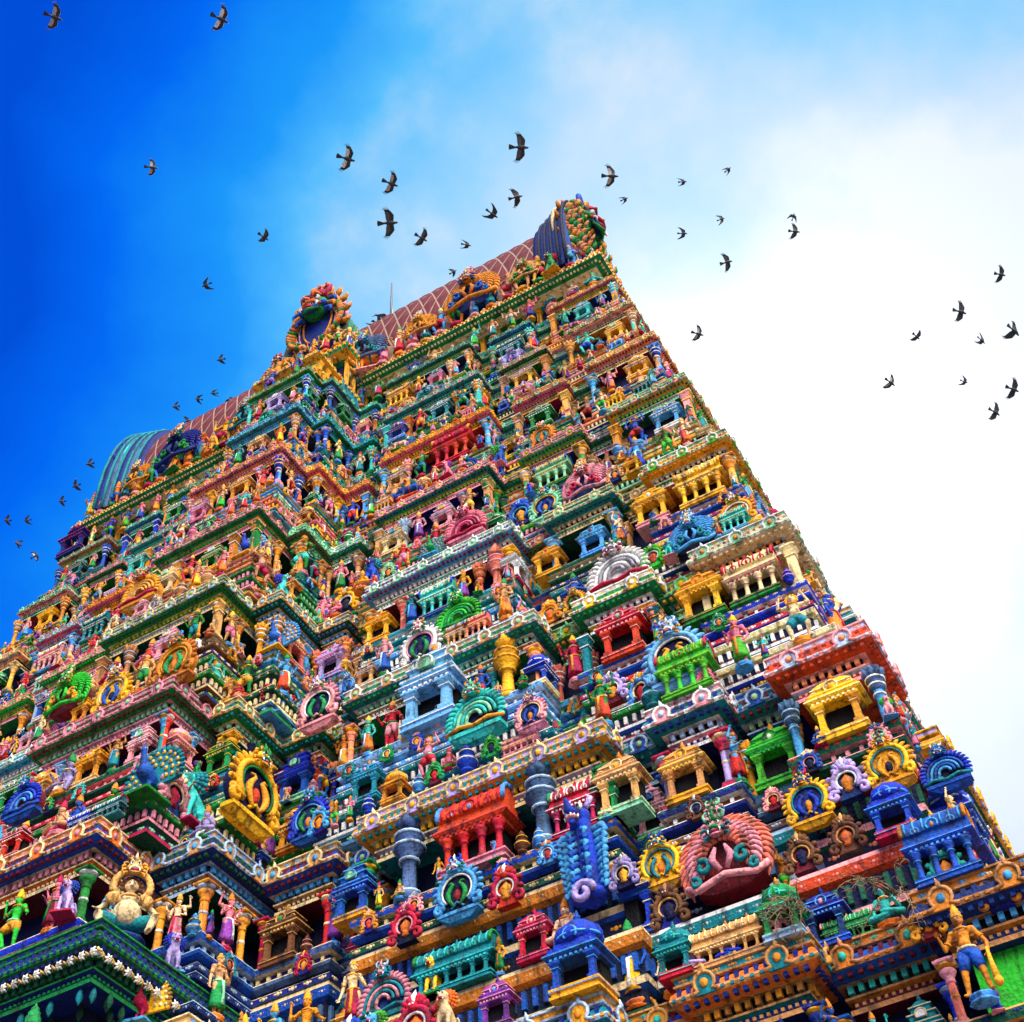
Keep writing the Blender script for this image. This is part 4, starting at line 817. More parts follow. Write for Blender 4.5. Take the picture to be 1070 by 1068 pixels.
def pal_sta(skin=None, cloth=None):
    skin = skin or rnd.choice(SKINS); cloth = cloth or rnd.choice([c for c in ('red', 'crimson', 'blue', 'green', 'brightgreen', 'teal', 'orange', 'yellow', 'purple', 'pink', 'lightblue') if c != skin])
    return dict(skin=skin, cloth=cloth, sash=contrast(cloth), jewel=rnd.choice(['yellow', 'gold', 'cream', 'gold']), crown=rnd.choice(['gold', 'yellow', 'crimson', 'gold', 'green']), base=rnd.choice(['rose', 'green', 'orange', 'lightblue', 'crimson', 'gold']), lip='crimson')
def pal_for(kind, c=None, c2=None):
    cat = PROTO[kind]['cat']
    if cat.endswith('statue'): p = pal_sta(c, c2); return p, p['skin']
    c = c or rnd.choice(BRIGHTS)
    if cat == 'shrine':
        p = pal_shr(c)
        if c2: p['trim'] = c2
        return p, c
    p = pal_orn(c, c2); return p, c
def inview(p, m=70):
    u, v, d = project(p); return d > 0 and -m < u < 1070 + m and -m < v < 1068 + m
OCC = []
def free(p, w, h, side):
    for q in OCC:
        if q[3] == side:
            dx = abs(p.x - q[0].x) if not side else abs(p.y - q[0].y)
            far = abs(p.x - q[0].x) if side else abs(p.y - q[0].y)
            if dx < (w + q[1]) * .37 and abs(p.z - q[0].z) < (h + q[2]) * .30 and far < .8: return False
    return True
def put(kind, pal, col, base, rot, s, side=False, force=False, **meta):
    P = PROTO[kind]; p = Vector(base) + Vector((0, 0, P['high'] * s / 2))
    if not inview(p): return None
    if not force and not free(p, P['wide'] * s, P['high'] * s, side): return None
    OCC.append((p, P['wide'] * s, P['high'] * s, side))
    return place(kind, pal, base, rot, s, col=col, side=side, **meta)
PILM = {}
def pillar_mesh(t):
    if t in PILM: return PILM[t]
    b = MB()
    if t == 'round':
        square_lathe(b, [(.17, 0), (.17, .06), (.15, .08), (.15, .12)], 'base'); b.lathe([(.13, .12), (.14, .15), (.1, .19), (.095, .45), (.088, .66)], 'shaft', 16); b.lathe([(.1, .45), (.105, .47), (.1, .49)], 'trim', 16)
        b.lathe([(.09, .66), (.12, .68), (.09, .7), (.11, .72), (.1, .74), (.15, .78), (.19, .83), (.15, .86), (.1, .87)], 'cap', 16); b.lathe([(.1, .865), (.2, .9), (.22, .92)], 'trim', 16)
        square_lathe(b, [(.2, .92), (.23, .94), (.23, .97), (.16, .98), (.16, 1.0)], 'cap')
    elif t == 'square':
        square_lathe(b, [(.18, 0), (.18, .07), (.15, .09), (.15, .14), (.11, .17), (.11, .7), (.14, .72), (.11, .75), (.16, .82), (.13, .85), (.2, .92), (.2, .96), (.15, .97), (.15, 1.0)], 'shaft')
        for z, r in ((.08, .17), (.725, .145), (.93, .205)): square_lathe(b, [(r, z - .012), (r, z + .012)], 'trim')
    else:
        b.lathe([(.17, 0), (.17, .06), (.12, .1), (.09, .13), (.1, .3), (.085, .52), (.13, .56), (.09, .6), (.1, .63)], 'shaft', 16, rib=.05, nr=8); b.lathe([(.135, .55), (.135, .57)], 'trim', 16)
        b.lathe([(.1, .63), (.16, .68), (.18, .72), (.11, .75), (.17, .79), (.21, .83), (.12, .86)], 'cap', 16)
        for z, r in ((.715, .185), (.825, .213)): b.lathe([(r, z - .01), (r, z + .01)], 'trim', 16)
        for i in range(8):
            a = i * math.pi / 4; b.tube([(.1 * math.cos(a), .1 * math.sin(a), .86), (.2 * math.cos(a), .2 * math.sin(a), .93), (.24 * math.cos(a), .24 * math.sin(a), .99)], [.05, .06, .02], 'cap', 5)
        square_lathe(b, [(.14, .86), (.17, 1.0)], 'cap')
    PILM[t] = (b.mesh('pillar'), list(b.roles)); return PILM[t]
def pillar(f, t, z0, z1, c, cap=None, kind=None, inset=.42):
    kind = kind or rnd.choice(['round', 'square', 'leaf'])
    p = f['o'] + f['u'] * t - f['n'] * inset * f['s']
    if not inview(p + Vector((0, 0, z0))): return
    h = z1 - z0; me, roles = pillar_mesh(kind)
    M = Matrix.Translation((p.x, p.y, z0)) @ Matrix.Rotation(f['rot'], 4, 'Z') @ Matrix.Diagonal((h * .6, h * .6, h, 1))
    link('pillar', me, roles, dict(base=cap or c, shaft=c, cap=cap or c, trim=rnd.choice(['cream', 'white', 'yellow', 'paleblue'])), STOREY[f['k']], M)
PC = {1: ['blue', 'salmon', 'blue', 'red'], 2: ['blue', 'green', 'lightblue', 'gold'], 3: ['blue', 'salmon', 'red', 'lightblue', 'teal'], 4: ['salmon', 'tan', 'gold', 'lightblue', 'teal'], 5: ['gold', 'green', 'paleblue', 'tan', 'rose'], 6: ['lightblue', 'tan', 'rose', 'gold', 'blue'], 7: ['gold', 'aqua', 'blue', 'tan'], 8: ['blue', 'gold', 'tan', 'aqua']}
CW = {1: ['green', 'deepblue', 'blue', 'teal', 'purple', 'crimson', 'gold'], 2: ['blue', 'deepblue', 'teal', 'lightblue', 'gold', 'crimson', 'teal', 'green', 'rose', 'brown'], 3: ['gold', 'yellow', 'red', 'lightblue', 'teal', 'rose', 'green', 'blue', 'aqua', 'blue', 'teal'], 4: ['yellow', 'gold', 'brightgreen', 'salmon', 'aqua', 'rose', 'tan', 'lightblue', 'white'],
      5: ['yellow', 'gold', 'rose', 'mint', 'green', 'pink', 'tan', 'cream', 'lightblue'], 6: ['gold', 'green', 'rose', 'mint', 'green', 'crimson', 'tan', 'yellow', 'teal', 'pink'], 7: ['gold', 'tan', 'aqua', 'blue', 'green', 'teal', 'rose', 'yellow', 'lavender', 'pink'], 8: ['gold', 'tan', 'blue', 'teal', 'yellow', 'aqua', 'green', 'lavender', 'pink']}
STA = ['stand', 'four', 'dance', 'lady', 'stand', 'four', 'dance', 'guard', 'lift']
# ---- pieces picked out one by one
HAND = [
(2,'n','barrel','red','crimson',8.36,17.73,16.00,0,1.04),
(2,'n','spire','slate','paleblue',6.91,17.73,16.00,0,1.57),
(2,'n','spire','slate','paleblue',9.65,17.73,16.00,0,1.57),
(2,'n','kiosk','tan','cream',11.20,17.73,16.00,0,0.82),
(2,'n','kiosk','tan','yellow',12.27,18.03,16.00,0,0.78),
(2,'n','kiosk','brightgreen','green',13.71,18.53,16.00,0,0.84),
(2,'n','kiosk','yellow','cream',15.05,17.98,16.00,0,0.87),
(2,'n','kiosk','brown','tan',3.91,18.15,16.00,0,0.79),
(2,'n','stack','blue','lightblue',5.79,17.73,16.00,0,0.71),
(2,'n','dance','brightgreen','gold',0.10,15.08,16.00,0,1.20),
(2,'s','makara','blue','teal',10.58,17.28,14.26,0,1.68),
(2,'s','flame','lightblue','white',8.20,17.28,15.04,0,0.98),
(2,'s','scroll','crimson','rose',7.16,17.28,14.86,0,0.79),
(2,'s','scroll','red','white',9.11,17.28,14.83,0,0.81),
(2,'s','plume','salmon','green',12.81,17.58,13.85,0,1.35),
(2,'s','flame','yellow','teal',11.73,17.58,14.41,0,0.83),
(2,'s','flame','yellow','teal',14.27,17.53,14.49,0,0.83),
(2,'s','flame','yellow','teal',15.60,17.53,14.64,0,0.82),
(2,'s','scroll','lavender','white',14.93,17.53,14.63,0,0.78),
(2,'s','scroll','lavender','white',11.20,17.28,14.37,0,0.62),
(2,'s','scroll','brown','tan',10.92,18.08,13.95,0,0.82),
(2,'s','scroll','brown','tan',11.75,17.58,13.62,0,0.79),
(2,'s','scroll','brown','tan',13.97,17.53,13.71,0,0.70),
(2,'s','scroll','brown','tan',14.69,17.53,13.76,0,0.69),
(2,'s','dome','blue','lightblue',15.45,17.53,13.65,0,0.63),
(2,'s','shell','blue','lightblue',16.29,18.08,14.66,0,0.76),
(2,'s','hall','teal','aqua',8.13,17.28,13.65,0,0.75),
(2,'l','kiosk','purple','rose',9.30,16.47,12.21,0,0.52),
(2,'s','kiosk','crimson','rose',9.58,17.28,13.65,0,0.57),
(2,'l','dome','blue','lightblue',10.69,16.47,12.21,0,0.81),
(2,'l','hall','tan','cream',12.85,16.77,12.21,0,0.55),
(2,'l','dome','teal','aqua',12.06,16.77,12.21,0,0.52),
(2,'l','dome','green','aqua',13.70,16.77,12.21,0,0.58),
(2,'l','sit','lavender','rose',12.28,16.77,12.21,0,0.76),
(2,'l','sit','rose','crimson',13.59,16.77,12.21,0,0.80),
(2,'l','sit','blue','lightblue',12.83,16.77,12.21,0,0.72),
(2,'l','kiosk','deepblue','lightblue',14.17,17.27,12.21,0,0.59),
(2,'l','hall','green','mint',14.44,17.27,12.21,0,0.39),
(2,'l','sit','aqua','teal',15.00,17.27,12.21,0,0.99),
(2,'l','barrel','blue','lightblue',16.06,16.72,12.21,0,0.69),
(2,'l','scroll','aqua','teal',16.03,16.72,12.21,0,0.65),
(2,'l','scroll','gold','yellow',16.54,16.72,11.66,0,0.66),
(2,'l','scroll','gold','yellow',15.57,16.72,11.58,0,0.58),
(2,'s','stand','gold','green',8.90,17.28,13.65,0,0.58),
(2,'s','lion','yellow','gold',7.72,17.28,13.65,0,0.78),
(1,'n','guard','yellow','blue',16.00,16.72,10.30,0,1.26),
(3,'l','flame','rose','white',4.32,18.15,21.67,0,1.13),
(3,'l','shell','aqua','mint',8.42,17.73,19.15,0,1.26),
(3,'l','flame','rose','cream',9.58,17.73,18.76,0,0.72),
(3,'l','flame','skyblue','white',12.46,18.03,18.67,0,1.31),
(3,'l','scroll','lavender','white',10.93,18.53,19.26,0,0.80),
(3,'l','barrel','brightgreen','lime',12.61,18.03,18.19,0,0.75),
(3,'l','scroll','pink','rose',12.92,18.03,18.17,0,0.58),
(3,'n','stand','gold','yellow',4.64,18.66,20.55,0,0.88),
(3,'s','kiosk','teal','lightblue',5.63,18.21,18.99,0,0.66),
(3,'n','stack','blue','deepblue',3.20,19.08,20.55,0,0.84),
(3,'n','guard','red','rose',5.87,18.66,20.55,0,1.14),
(3,'s','lift','rose','crimson',7.03,18.21,18.99,0,1.03),
(3,'l','scroll','green','brightgreen',7.47,17.73,18.38,0,0.53),
(3,'l','scroll','green','brightgreen',8.71,17.73,18.46,0,0.52),
(3,'l','flame','yellow','green',3.60,17.11,18.78,1,1.62),
(3,'l','flame','blue','lightblue',4.29,18.15,18.74,0,1.01),
(3,'l','sit','lavender','white',3.01,16.59,18.19,0,1.06),
(3,'n','sit','blue','lightblue',1.23,19.46,20.55,0,1.22),
(3,'s','lion','aqua','teal',2.21,17.01,18.99,0,1.49),
(3,'s','peacock','blue','teal',2.08,15.75,18.99,0,1.64),
(3,'n','haloed','lavender','white',-0.71,16.20,20.55,0,1.52),
(3,'l','shell','blue','lightblue',-0.48,15.08,19.35,0,0.93),
(3,'s','sit','pink','crimson',-1.09,15.75,18.99,0,1.19),
(3,'s','sit','blue','lightblue',0.34,15.75,18.99,0,1.17),
(3,'n','stack','skyblue','white',6.93,18.66,20.55,0,1.28),
(3,'n','spire','yellow','gold',8.65,18.66,20.55,0,1.47),
(3,'n','four','red','crimson',10.03,18.96,20.55,0,1.10),
(3,'n','kiosk','red','rose',11.18,18.96,20.55,0,0.92),
(3,'n','kiosk','yellow','gold',12.96,18.91,20.55,0,0.90),
(3,'n','barrel','cream','crimson',14.01,18.91,20.55,0,0.80),
(4,'s','shell','brightgreen','green',7.30,19.11,23.67,0,1.13),
(4,'n','peacock','teal','aqua',8.64,20.36,24.85,0,0.84),
(4,'l','shell','white','grey',11.27,18.96,22.60,0,1.38),
(4,'l','flame','yellow','gold',10.19,18.96,22.56,0,0.57),
(4,'l','scroll','gold','yellow',9.37,19.46,23.04,0,0.71),
(4,'l','flame','gold','yellow',1.85,16.20,22.66,0,1.19),
(4,'l','plume','brightgreen','green',-1.30,16.20,23.25,0,1.15),
(4,'n','sit','crimson','pink',-1.27,17.32,24.85,0,1.25),
(4,'n','sit','pink','gold',-0.20,17.32,24.85,0,1.31),
(4,'n','peacock','blue','lightblue',2.62,18.48,24.85,0,1.28),
(4,'n','kiosk','yellow','gold',9.31,19.86,24.85,0,0.67),
(4,'n','kiosk','lightblue','skyblue',10.47,19.86,24.85,0,0.67),
(4,'n','kiosk','yellow','gold',12.01,19.81,24.85,0,0.82),
(4,'n','barrel','yellow','cream',13.22,19.81,24.85,0,0.83),
(4,'n','kiosk','yellow','gold',4.88,19.56,24.85,0,0.69),
(4,'n','kiosk','lavender','pink',3.24,19.98,24.85,0,0.76),
(4,'n','spire','salmon','rose',8.08,19.56,24.85,0,1.21),
(5,'l','shell','pink','crimson',7.30,19.56,27.15,0,1.14),
(5,'l','plume','rose','cream',10.47,19.86,27.00,0,1.09),
(5,'l','scroll','blue','lightblue',8.44,20.36,27.70,0,0.99),
(5,'n','peacock','blue','skyblue',1.39,18.37,28.80,0,1.16),
(5,'l','shell','gold','tan',-0.96,17.32,27.57,0,1.19),
(5,'n','dance','green','aqua',2.22,19.63,28.80,0,1.46),
(6,'n','barrel','red','crimson',6.14,21.11,32.40,0,0.91),
(2,'n','gana','tan','gold',3.02,14.95,15.02,.5,1.85),
(2,'n','lion','lavender','blue',1.75,14.75,16.0,.25,.75),
(2,'n','lion','lavender','blue',3.15,16.05,15.02,.6,.85),
(2,'n','sit','blue','teal',2.2,14.75,15.02,.1,.8),
]
for k, zn, kd, c, c2, x, y, z, rt, s_ in HAND:
    p, c = pal_for(kd, c, c2 if c2 != '-' else None)
    if PROTO[kd]['cat'] == 'ornament' and c2 != '-': p['trim'] = c2; p['flame'] = c
    if kd == 'makara': p.update(cloth='lightblue', sash='blue', jewel='lavender', lip='rose')
    if kd == 'gana': p.update(skin='cream', cloth='teal', sash='green', jewel='tan', crown='brown', base='deepblue', main='tan', trim='cream', accent='gold', horn='brown', mane='tan', mouth='maroon', tongue='crimson')
    if kd == 'plume' and k == 2: p.update(panel='maroon', main='rose', flame='salmon', accent='teal', mane='rose')
    if kd == 'guard' and k == 1: y -= .36; s_ *= .88; z += .05; p.update(skin='gold', crown='gold', cloth='blue', jewel='gold')
    put(kd, p, c, (x, y, z), rt * math.pi / 2, s_, side=rt == 1, force=True, k=k, zone={'n': 'niche', 'l': 'ledge', 's': 'step'}[zn], wing='central bay' if abs(x) < PH[k - 1] + .2 else ('right wing' if x > 0 else 'left wing'), name='hand')

# ---- everything between them
for f in FACES:
    k, s, L = f['k'], f['s'], f['L']; zn0, zn1 = f['zb'], f['zc'] - .8 * s; hn = zn1 - zn0
    if L < .35 or hn < .3: continue
    if not any(inview(f['o'] + f['u'] * (L * t) + Vector((0, 0, z)), 90) for t in (0, .5, 1) for z in (f['z0'], f['zb'], f['zc'])): continue
    meta = dict(k=k, wing=f['wing'], name=f['name'], side=f['side'])
    left = (f['wing'] == 'left wing'); far = left or f['wing'] == 'right end'; cw = CW[k]
    if left: cw = cw + ['blue', 'deepblue', 'green', 'teal']
    def at(t, out, z): return f['o'] + f['u'] * t + f['n'] * out + Vector((0, 0, z))
    # how far the cornice below stands out in front of this face
    i = k - 1
    if f['side']: lip = .30
    elif i == 0: lip = .5
    else:
        pr = {'bay': BP, 'pav': PP}.get(f['name'])
        lip = yl(ZC[i]) - yl(ZC[i - 1]) + ((pr[i - 1] - pr[i]) if pr else 0)
        lip = max(.3, min(1.25, lip))
    A_ = lip - .24 * s; B_ = .26 * s
    # pillars
    pc = rnd.choice(PC[k]); pk = rnd.choice(['round', 'leaf', 'round', 'square']); cap = pc if rnd.random() < .5 else rnd.choice(PC[k])
    fixed = {(2, 'corner'): ('lightblue', 'slate', 'leaf'), (2, 'mid'): ('lavender', 'crimson', 'round'), (2, 'wing'): ('teal', 'green', 'round'), (2, 'bay'): ('green', 'green', 'round'), (2, 'pav'): ('gold', 'gold', 'round'), (2, 'brown'): ('crimson', 'crimson', 'round'), (3, 'corner'): ('cream', 'salmon', 'square'), (4, 'corner'): ('yellow', 'gold', 'round'), (3, 'pav'): ('gold', 'yellow', 'round'), (1, 'corner'): ('salmon', 'rose', 'round'), (1, 'mid'): ('blue', 'deepblue', 'round'), (6, 'wing'): ('lightblue', 'lightblue', 'round'), (4, 'wing'): ('salmon', 'gold', 'round')}
    if (k, f['name']) in fixed: pc, cap, pk = fixed[(k, f['name'])]
    edge = .24 * s
    if L > 1.0 * s:
        for t in (edge, L - edge): pillar(f, t, zn0, zn1, pc, cap, pk, .26)
        if L > 3.2 and k > 2:
            for t in (L * .25, L * .75): pillar(f, t, zn0, zn1, rnd.choice(PC[k]), None, None, .34)
    elif f['name'] != 'rec': pillar(f, L / 2, zn0, zn1, pc, cap, pk, .3)
    def tryput(kd, c, t, out, z, size, by, zone, jit=0, slack=1.0):
        if f['side'] and PROTO[kd]['cat'] == 'ornament' and f['name'] not in ('bay', 'pav'): kd, by = rnd.choice(STA), 'high'; size = min(size, .9)
        P = PROTO[kd]; p, c = pal_for(kd, c if not P['cat'].endswith('statue') else None)
        sc_ = size / P[by]
        return put(kd, p, c, at(t, out, z), f['rot'] + rnd.uniform(-jit, jit), sc_, zone=zone, **meta)
    # niche
    a0, a1 = (edge + .2 * s, L - edge - .2 * s) if L > 1.0 * s else (.1, L - .1)
    if f['name'] == 'rec': a0, a1 = .3, L - .3
    room = a1 - a0
    if room > .22:
        n = max(1, int(room / (.46 * hn + .12)))
        for i in range(n):
            t = a0 + room * (i + .5) / n
            if (i % 2 == (n // 2) % 2 if n > 1 else rnd.random() < .5):
                kd = rnd.choice(['kiosk', 'kiosk', 'stack', 'dome', 'barrel']); 
                if tryput(kd, rnd.choice(cw), t, -.22 * s, zn0, min(hn * .98 / PROTO[kd]['high'], room / n * 1.5 / PROTO[kd]['wide']) * PROTO[kd]['high'], 'high', 'niche'): continue
            tryput(rnd.choice(STA), None, t, -.12 * s, zn0, hn * rnd.uniform(.82, .98), 'high', 'niche', .25)
    # plinth edge in front of the pillars: small crests and squatting figures
    if not far or k > 5:
        n = int(L / (.85 * s))
        for i in range(n):
            t = L * (i + .5) / n + rnd.uniform(-.1, .1); q = rnd.random()
            if q < .5: tryput('scroll', rnd.choice(cw), t, .04, zn0 - .5 * s, .5 * s, 'high', 'plinth')
            elif q < .8 and k > 2: tryput(rnd.choice(['sit', 'lion', 'urn', 'sit']), rnd.choice(cw), t, .02, zn0, .34 * hn, 'high', 'plinth', .3)
    z0, z1, zp = f['z0'], f['z1'], f['zb'] - .8 * s
    if k == 2 and f['name'] == 'bay': continue
    ha = z1 - z0; hb = zp - z1
    if ha < .22: continue
    pitch = (.60 if k < 4 else .50) * (.55 + .45 * s)
    n = max(1, round(L / pitch))
    for i in range(n):
        t = L * (i + .5) / n; c = rnd.choice(cw); q = rnd.random()
        mid = (i == n // 2) and not f['side']
        if mid and f['name'] != 'rec':
            kd = rnd.choice(['flame', 'shell', 'plume', 'flame']); tryput(kd, c, t, A_ - .12, z0, min(1.5 * s, L * .7), 'wide', 'ledge')
        elif q < .22:
            kd = rnd.choice(['kiosk', 'dome', 'barrel', 'stack', 'hall']); tryput(kd, c, t, A_ - .16 * s, z0, min(ha * 1.5 / PROTO[kd]['high'], pitch * 1.4 / PROTO[kd]['wide']) * PROTO[kd]['high'], 'high', 'ledge')
        elif q < .38:
            kd = rnd.choice(['scroll', 'scroll', 'urn', 'flame']); tryput(kd, c, t, A_ - .05, z0, min(ha * 1.15, 1.0), 'high', 'ledge')
        else:
            kd = rnd.choice(STA + ['sit', 'haloed', 'sit', 'lion', 'bull', 'peacock']); hgt = {'sit': .66, 'haloed': .75, 'lion': .75, 'bull': .7, 'peacock': .8}.get(kd, 1.0)
            tryput(kd, c, t, A_ - .1 * s, z0, hgt * min(ha * 2.1, 1.4), 'high', 'ledge', .25)
    n = max(1, round(L / (pitch * 1.1)))
    for i in range(n):
        t = L * (i + .5) / n; c = rnd.choice(cw); q = rnd.random()
        if q < .28:
            kd = rnd.choice(['kiosk', 'dome', 'hall', 'dome', 'barrel']); tryput(kd, c, t, B_ - .12 * s, z1, min(hb * 1.5 / PROTO[kd]['high'], pitch * 1.6 / PROTO[kd]['wide']) * PROTO[kd]['high'], 'high', 'step')
        elif q < .52:
            kd = rnd.choice(['scroll', 'flame', 'shell', 'scroll']); tryput(kd, c, t, B_ - .02, z1, min(1.15, hb * 1.45), 'high', 'step')
        else:
            kd = rnd.choice(STA + ['sit', 'sit', 'lion']); hgt = {'sit': .65, 'lion': .75}.get(kd, 1.0)
            tryput(kd, c, t, B_ - .05, z1, hgt * min(hb * 2.0, 1.3), 'high', 'step', .25)
    # small figures and crests in the gaps that are left
    for out, z, hh, zone in ((A_ - .04, z0, ha, 'ledge'), (B_ - .02, z1, hb, 'step'), (-.02, zn0 - .02, .45 * hn, 'plinth')):
        n = int(L / (.40 * (.5 + .5 * s)))
        for i in range(n):
            if rnd.random() < (.62 if not far else .3):
                kd = rnd.choice(['sit', 'lady', 'stand', 'scroll', 'urn', 'dance', 'lion', 'sit', 'four', 'peacock'] if zone != 'plinth' else ['sit', 'urn', 'lion', 'lady', 'stand'])
                hgt = {'sit': .8, 'lion': .8, 'peacock': .85, 'urn': .9}.get(kd, 1.15)
                tryput(kd, rnd.choice(cw), L * (i + .5) / n + rnd.uniform(-.05, .05), out, z, min(1.1, hgt * hh) * rnd.uniform(.75, 1.0), 'high', zone, .4)
# ------------------------------------------------------------------ the roof
def barrel(cx, cy, z0, r, h, half, axis, name, parent, pal, plate=True, na=26, nl=None):
    """a long vault: base at z0, width 2r, height h, running +-half along the axis; lozenge tiles in relief"""
    def P(l, a):                # l along the axis, a = angle over the vault
        rr = 1 + .10 * max(0, math.sin(a)) * (1 - math.sin(a)) * 4 * .6
        d = -math.cos(a) * r * rr; z = z0 + h * math.sin(a) ** .85 if math.sin(a) > 0 else z0
        return Vector((cx + l, cy + d, z)) if axis == 'x' else Vector((cx + d, cy + l, z))
    b = MB(); n = 24; vs = []; fs = []
    for i in range(n + 1):
        a = math.pi * i / n
        vs += [P(-half, a), P(half, a)]
    for i in range(n): fs.append((2 * i, 2 * i + 1, 2 * i + 3, 2 * i + 2))
    fs.append(tuple(2 * i for i in range(n + 1))); fs.append(tuple(2 * i + 1 for i in range(n + 1))[::-1])
    b.add(vs, fs, 'grout')
    nl = nl or int(half * 2 / .34)
    def Q(l, a, o):
        p = P(l, a); e = .02; t = (P(l, min(a + e, math.pi - .001)) - P(l, max(a - e, .001))).normalized(); ax = Vector((1, 0, 0)) if axis == 'x' else Vector((0, 1, 0))
        nn = t.cross(ax)
        if nn.z < 0: nn = -nn
        return p + nn * o
    for j in range(na):
        for i in range(nl):
            a = math.pi * (j + .5) / na; l = -half + 2 * half * (i + (.5 if j % 2 else 1.0)) / (nl + .5)
            if abs(l) > half - .05: continue
            dl = half / nl * .88; da = math.pi / na * .88
            b.add([Q(l - dl, a, .012), Q(l, max(.01, a - da), .012), Q(l + dl, a, .012), Q(l, min(math.pi - .01, a + da), .012), Q(l, a, .04)], [(0, 1, 4), (1, 2, 4), (2, 3, 4), (3, 0, 4)], 'tile')
    return tpart(name, b, pal, parent)
ZR = 40.2
b = MB(); W8 = wl_(40.0)
rect_ring(b, (-W8 + .9, W8 - .9, yl(40) + .55, 2 * YC - yl(40) - .55), [(0, ZR - .2, 'pa'), (0, ZR + .25, 'pa'), (-.1, ZR + .3, 'lip'), (-.25, ZR + .4, 'wall'), (-.25, ZR + 1.15, 'wall'), (-.05, ZR + 1.2, 'pb'), (.3, ZR + 1.3, 'lip'), (.62, ZR + 1.4, 'pb'), (.62, ZR + 1.52, 'lip'), (-.9, ZR + 1.55, 'pa')])
for q in range(-9, 10):
    for r0 in (-.3, .3): square_lathe(b, [(.1, ZR + .35), (.1, ZR + .45), (.07, ZR + .5), (.07, ZR + 1.0), (.12, ZR + 1.18)], 'post', q * 1.08 + r0, yl(40) + .72)
NF = (-W8 + .9, W8 - .9, yl(40) + .55, 2 * YC - yl(40) - .55)
nasi(b, (NF[0] - .6, NF[1] + .6, NF[2] - .6, NF[3]), ZR + 1.62, .62, True, True)
for off, z, h_, w_, p_, r_ in ((.62, ZR + 1.46, .07, .07, .15, 'post'), (.45, ZR + 1.33, .08, .06, .13, 'lip')): dentils(b, NF, off, z, h_, w_, p_, .06, r_)
dentils(b, NF, 0, ZR + .05, .16, .1, .3, .05, 'pb'); bosses(b, NF, -.02, ZR + .2, .05, .32, 'lip', True, True)
NECK = tpart('roof_neck', b, dict(pa='teal', lip='cream', wall='nightblue', pb='green', post='gold', band='rose', dentil='gold'))
mat('crimson'); plainmat('roof_tile', (.11, .002, .007), .9); plainmat('roof_grout', (.34, .22, .16), .9); plainmat('green_tile', (.02, .22, .07), .45); plainmat('dark_grout', (.02, .05, .03), .8)
ROOF = barrel(0, YC, ZR + 1.5, 1.95, 6.2, 9.5, 'x', 'barrel_roof', None, dict(tile='roof_tile', grout='roof_grout'), na=16, nl=34)
b = MB()        # ridge moulding with small knobs
b.tube([(-9.5, YC, ZR + 7.72), (9.5, YC, ZR + 7.72)], .12, 'lip', 8)
for i in range(64):
    x = -9.4 + 18.8 * i / 63; b.ball((x, YC, ZR + 7.84), (.1, .1, .13), 'knob', 8, 6)
tpart('ridge', b, dict(lip='rose', knob='cream'), ROOF)
b = MB()        # eave band of the vault
for q in (-1, 1):
    b.tube([(-9.6, YC + q * 1.98, ZR + 1.7), (9.6, YC + q * 1.98, ZR + 1.7)], .08, 'lip', 8)
    for i in range(70): b.ball((-9.5 + 19 * i / 69, YC + q * 2.05, ZR + 1.7), (.07, .07, .07), 'knob', 7, 5)
tpart('eave_band', b, dict(lip='gold', knob='cream'), ROOF)
def gable(cx, cy, z0, w, h, ang, name, parent, pal, flare=1.0):
    """horseshoe end plate of a vault, facing -Y before turning by ang"""
    b = MB(); b.M = Matrix.Translation((cx, cy, z0)) @ Matrix.Rotation(ang, 4, 'Z')
    def U(k): return [(w * k * math.cos(R_(a)) * (1.0 if a > 0 else 1.0), h * .5 + h * .5 * k * math.sin(R_(a))) for a in range(-62, 243, 8)]
    o = U(1.0); b.prism(o, -.12, .42, 'plate', .02)
    for k, r, role, y in ((.97, .10, 'rim', -.14), (.8, .07, 'trim', -.16), (.62, .09, 'rim', -.17)): b.tube([(x, y, z) for x, z in U(k)], r * min(1, w / 2.2), role, 8)
    b.tube([(x, .2, z) for x, z in U(1.02)], .08, 'trim', 7)
    for i in range(12): a = R_(-50 + 280 * i / 11); b.ball((w * .88 * math.cos(a), -.15, h * .5 + h * .44 * math.sin(a)), (.12 * w / 2.2, .1, .12 * w / 2.2), 'boss', 8, 6)
    for i in range(13):
        a = R_(-36 + 252 * i / 12); sg = -1 if math.cos(a) < 0 else 1; c0 = Vector((w * math.cos(a), -.05, h * .5 + h * .5 * math.sin(a))); d = Vector((math.cos(a), 0, math.sin(a))); e = Vector((-d.z, 0, d.x)) * sg
        b.tube([c0 - d * .1, c0 + d * .22 * flare, c0 + (d * .42 + e * .08) * flare, c0 + (d * .5 + e * .26) * flare], [.15 * flare, .17 * flare, .1 * flare, .02], 'flame', 7, .8)
    p = tpart(name, b, pal, parent)
    f = MB(); f.M = Matrix.Translation((cx, cy, z0 + h * .97)) @ Matrix.Rotation(ang, 4, 'Z') @ Matrix.Scale(w * .5, 4) @ Matrix.Translation((0, -.25, 0)); kirti(f)
    tpart('lion_face', f, dict(main=pal['face'], trim=pal['horn'], accent=pal['ear'], horn=pal['rim'], mane=pal['flame'], mouth='deepblue', tongue='crimson'), parent)
    return p
GP = dict(plate='deepblue', rim='blue', trim='cream', boss='gold', flame='green', face='green', horn='crimson', ear='green')
gable(9.75, YC, ZR + 1.7, 2.15, 6.2, math.pi / 2, 'gable', ROOF, dict(GP, flame='gold', horn='red'), .7)
gable(-9.7, YC, ZR + 1.7, 2.1, 5.7, -math.pi / 2, 'gable', ROOF, dict(GP, flame='blue', trim='aqua'), .6)
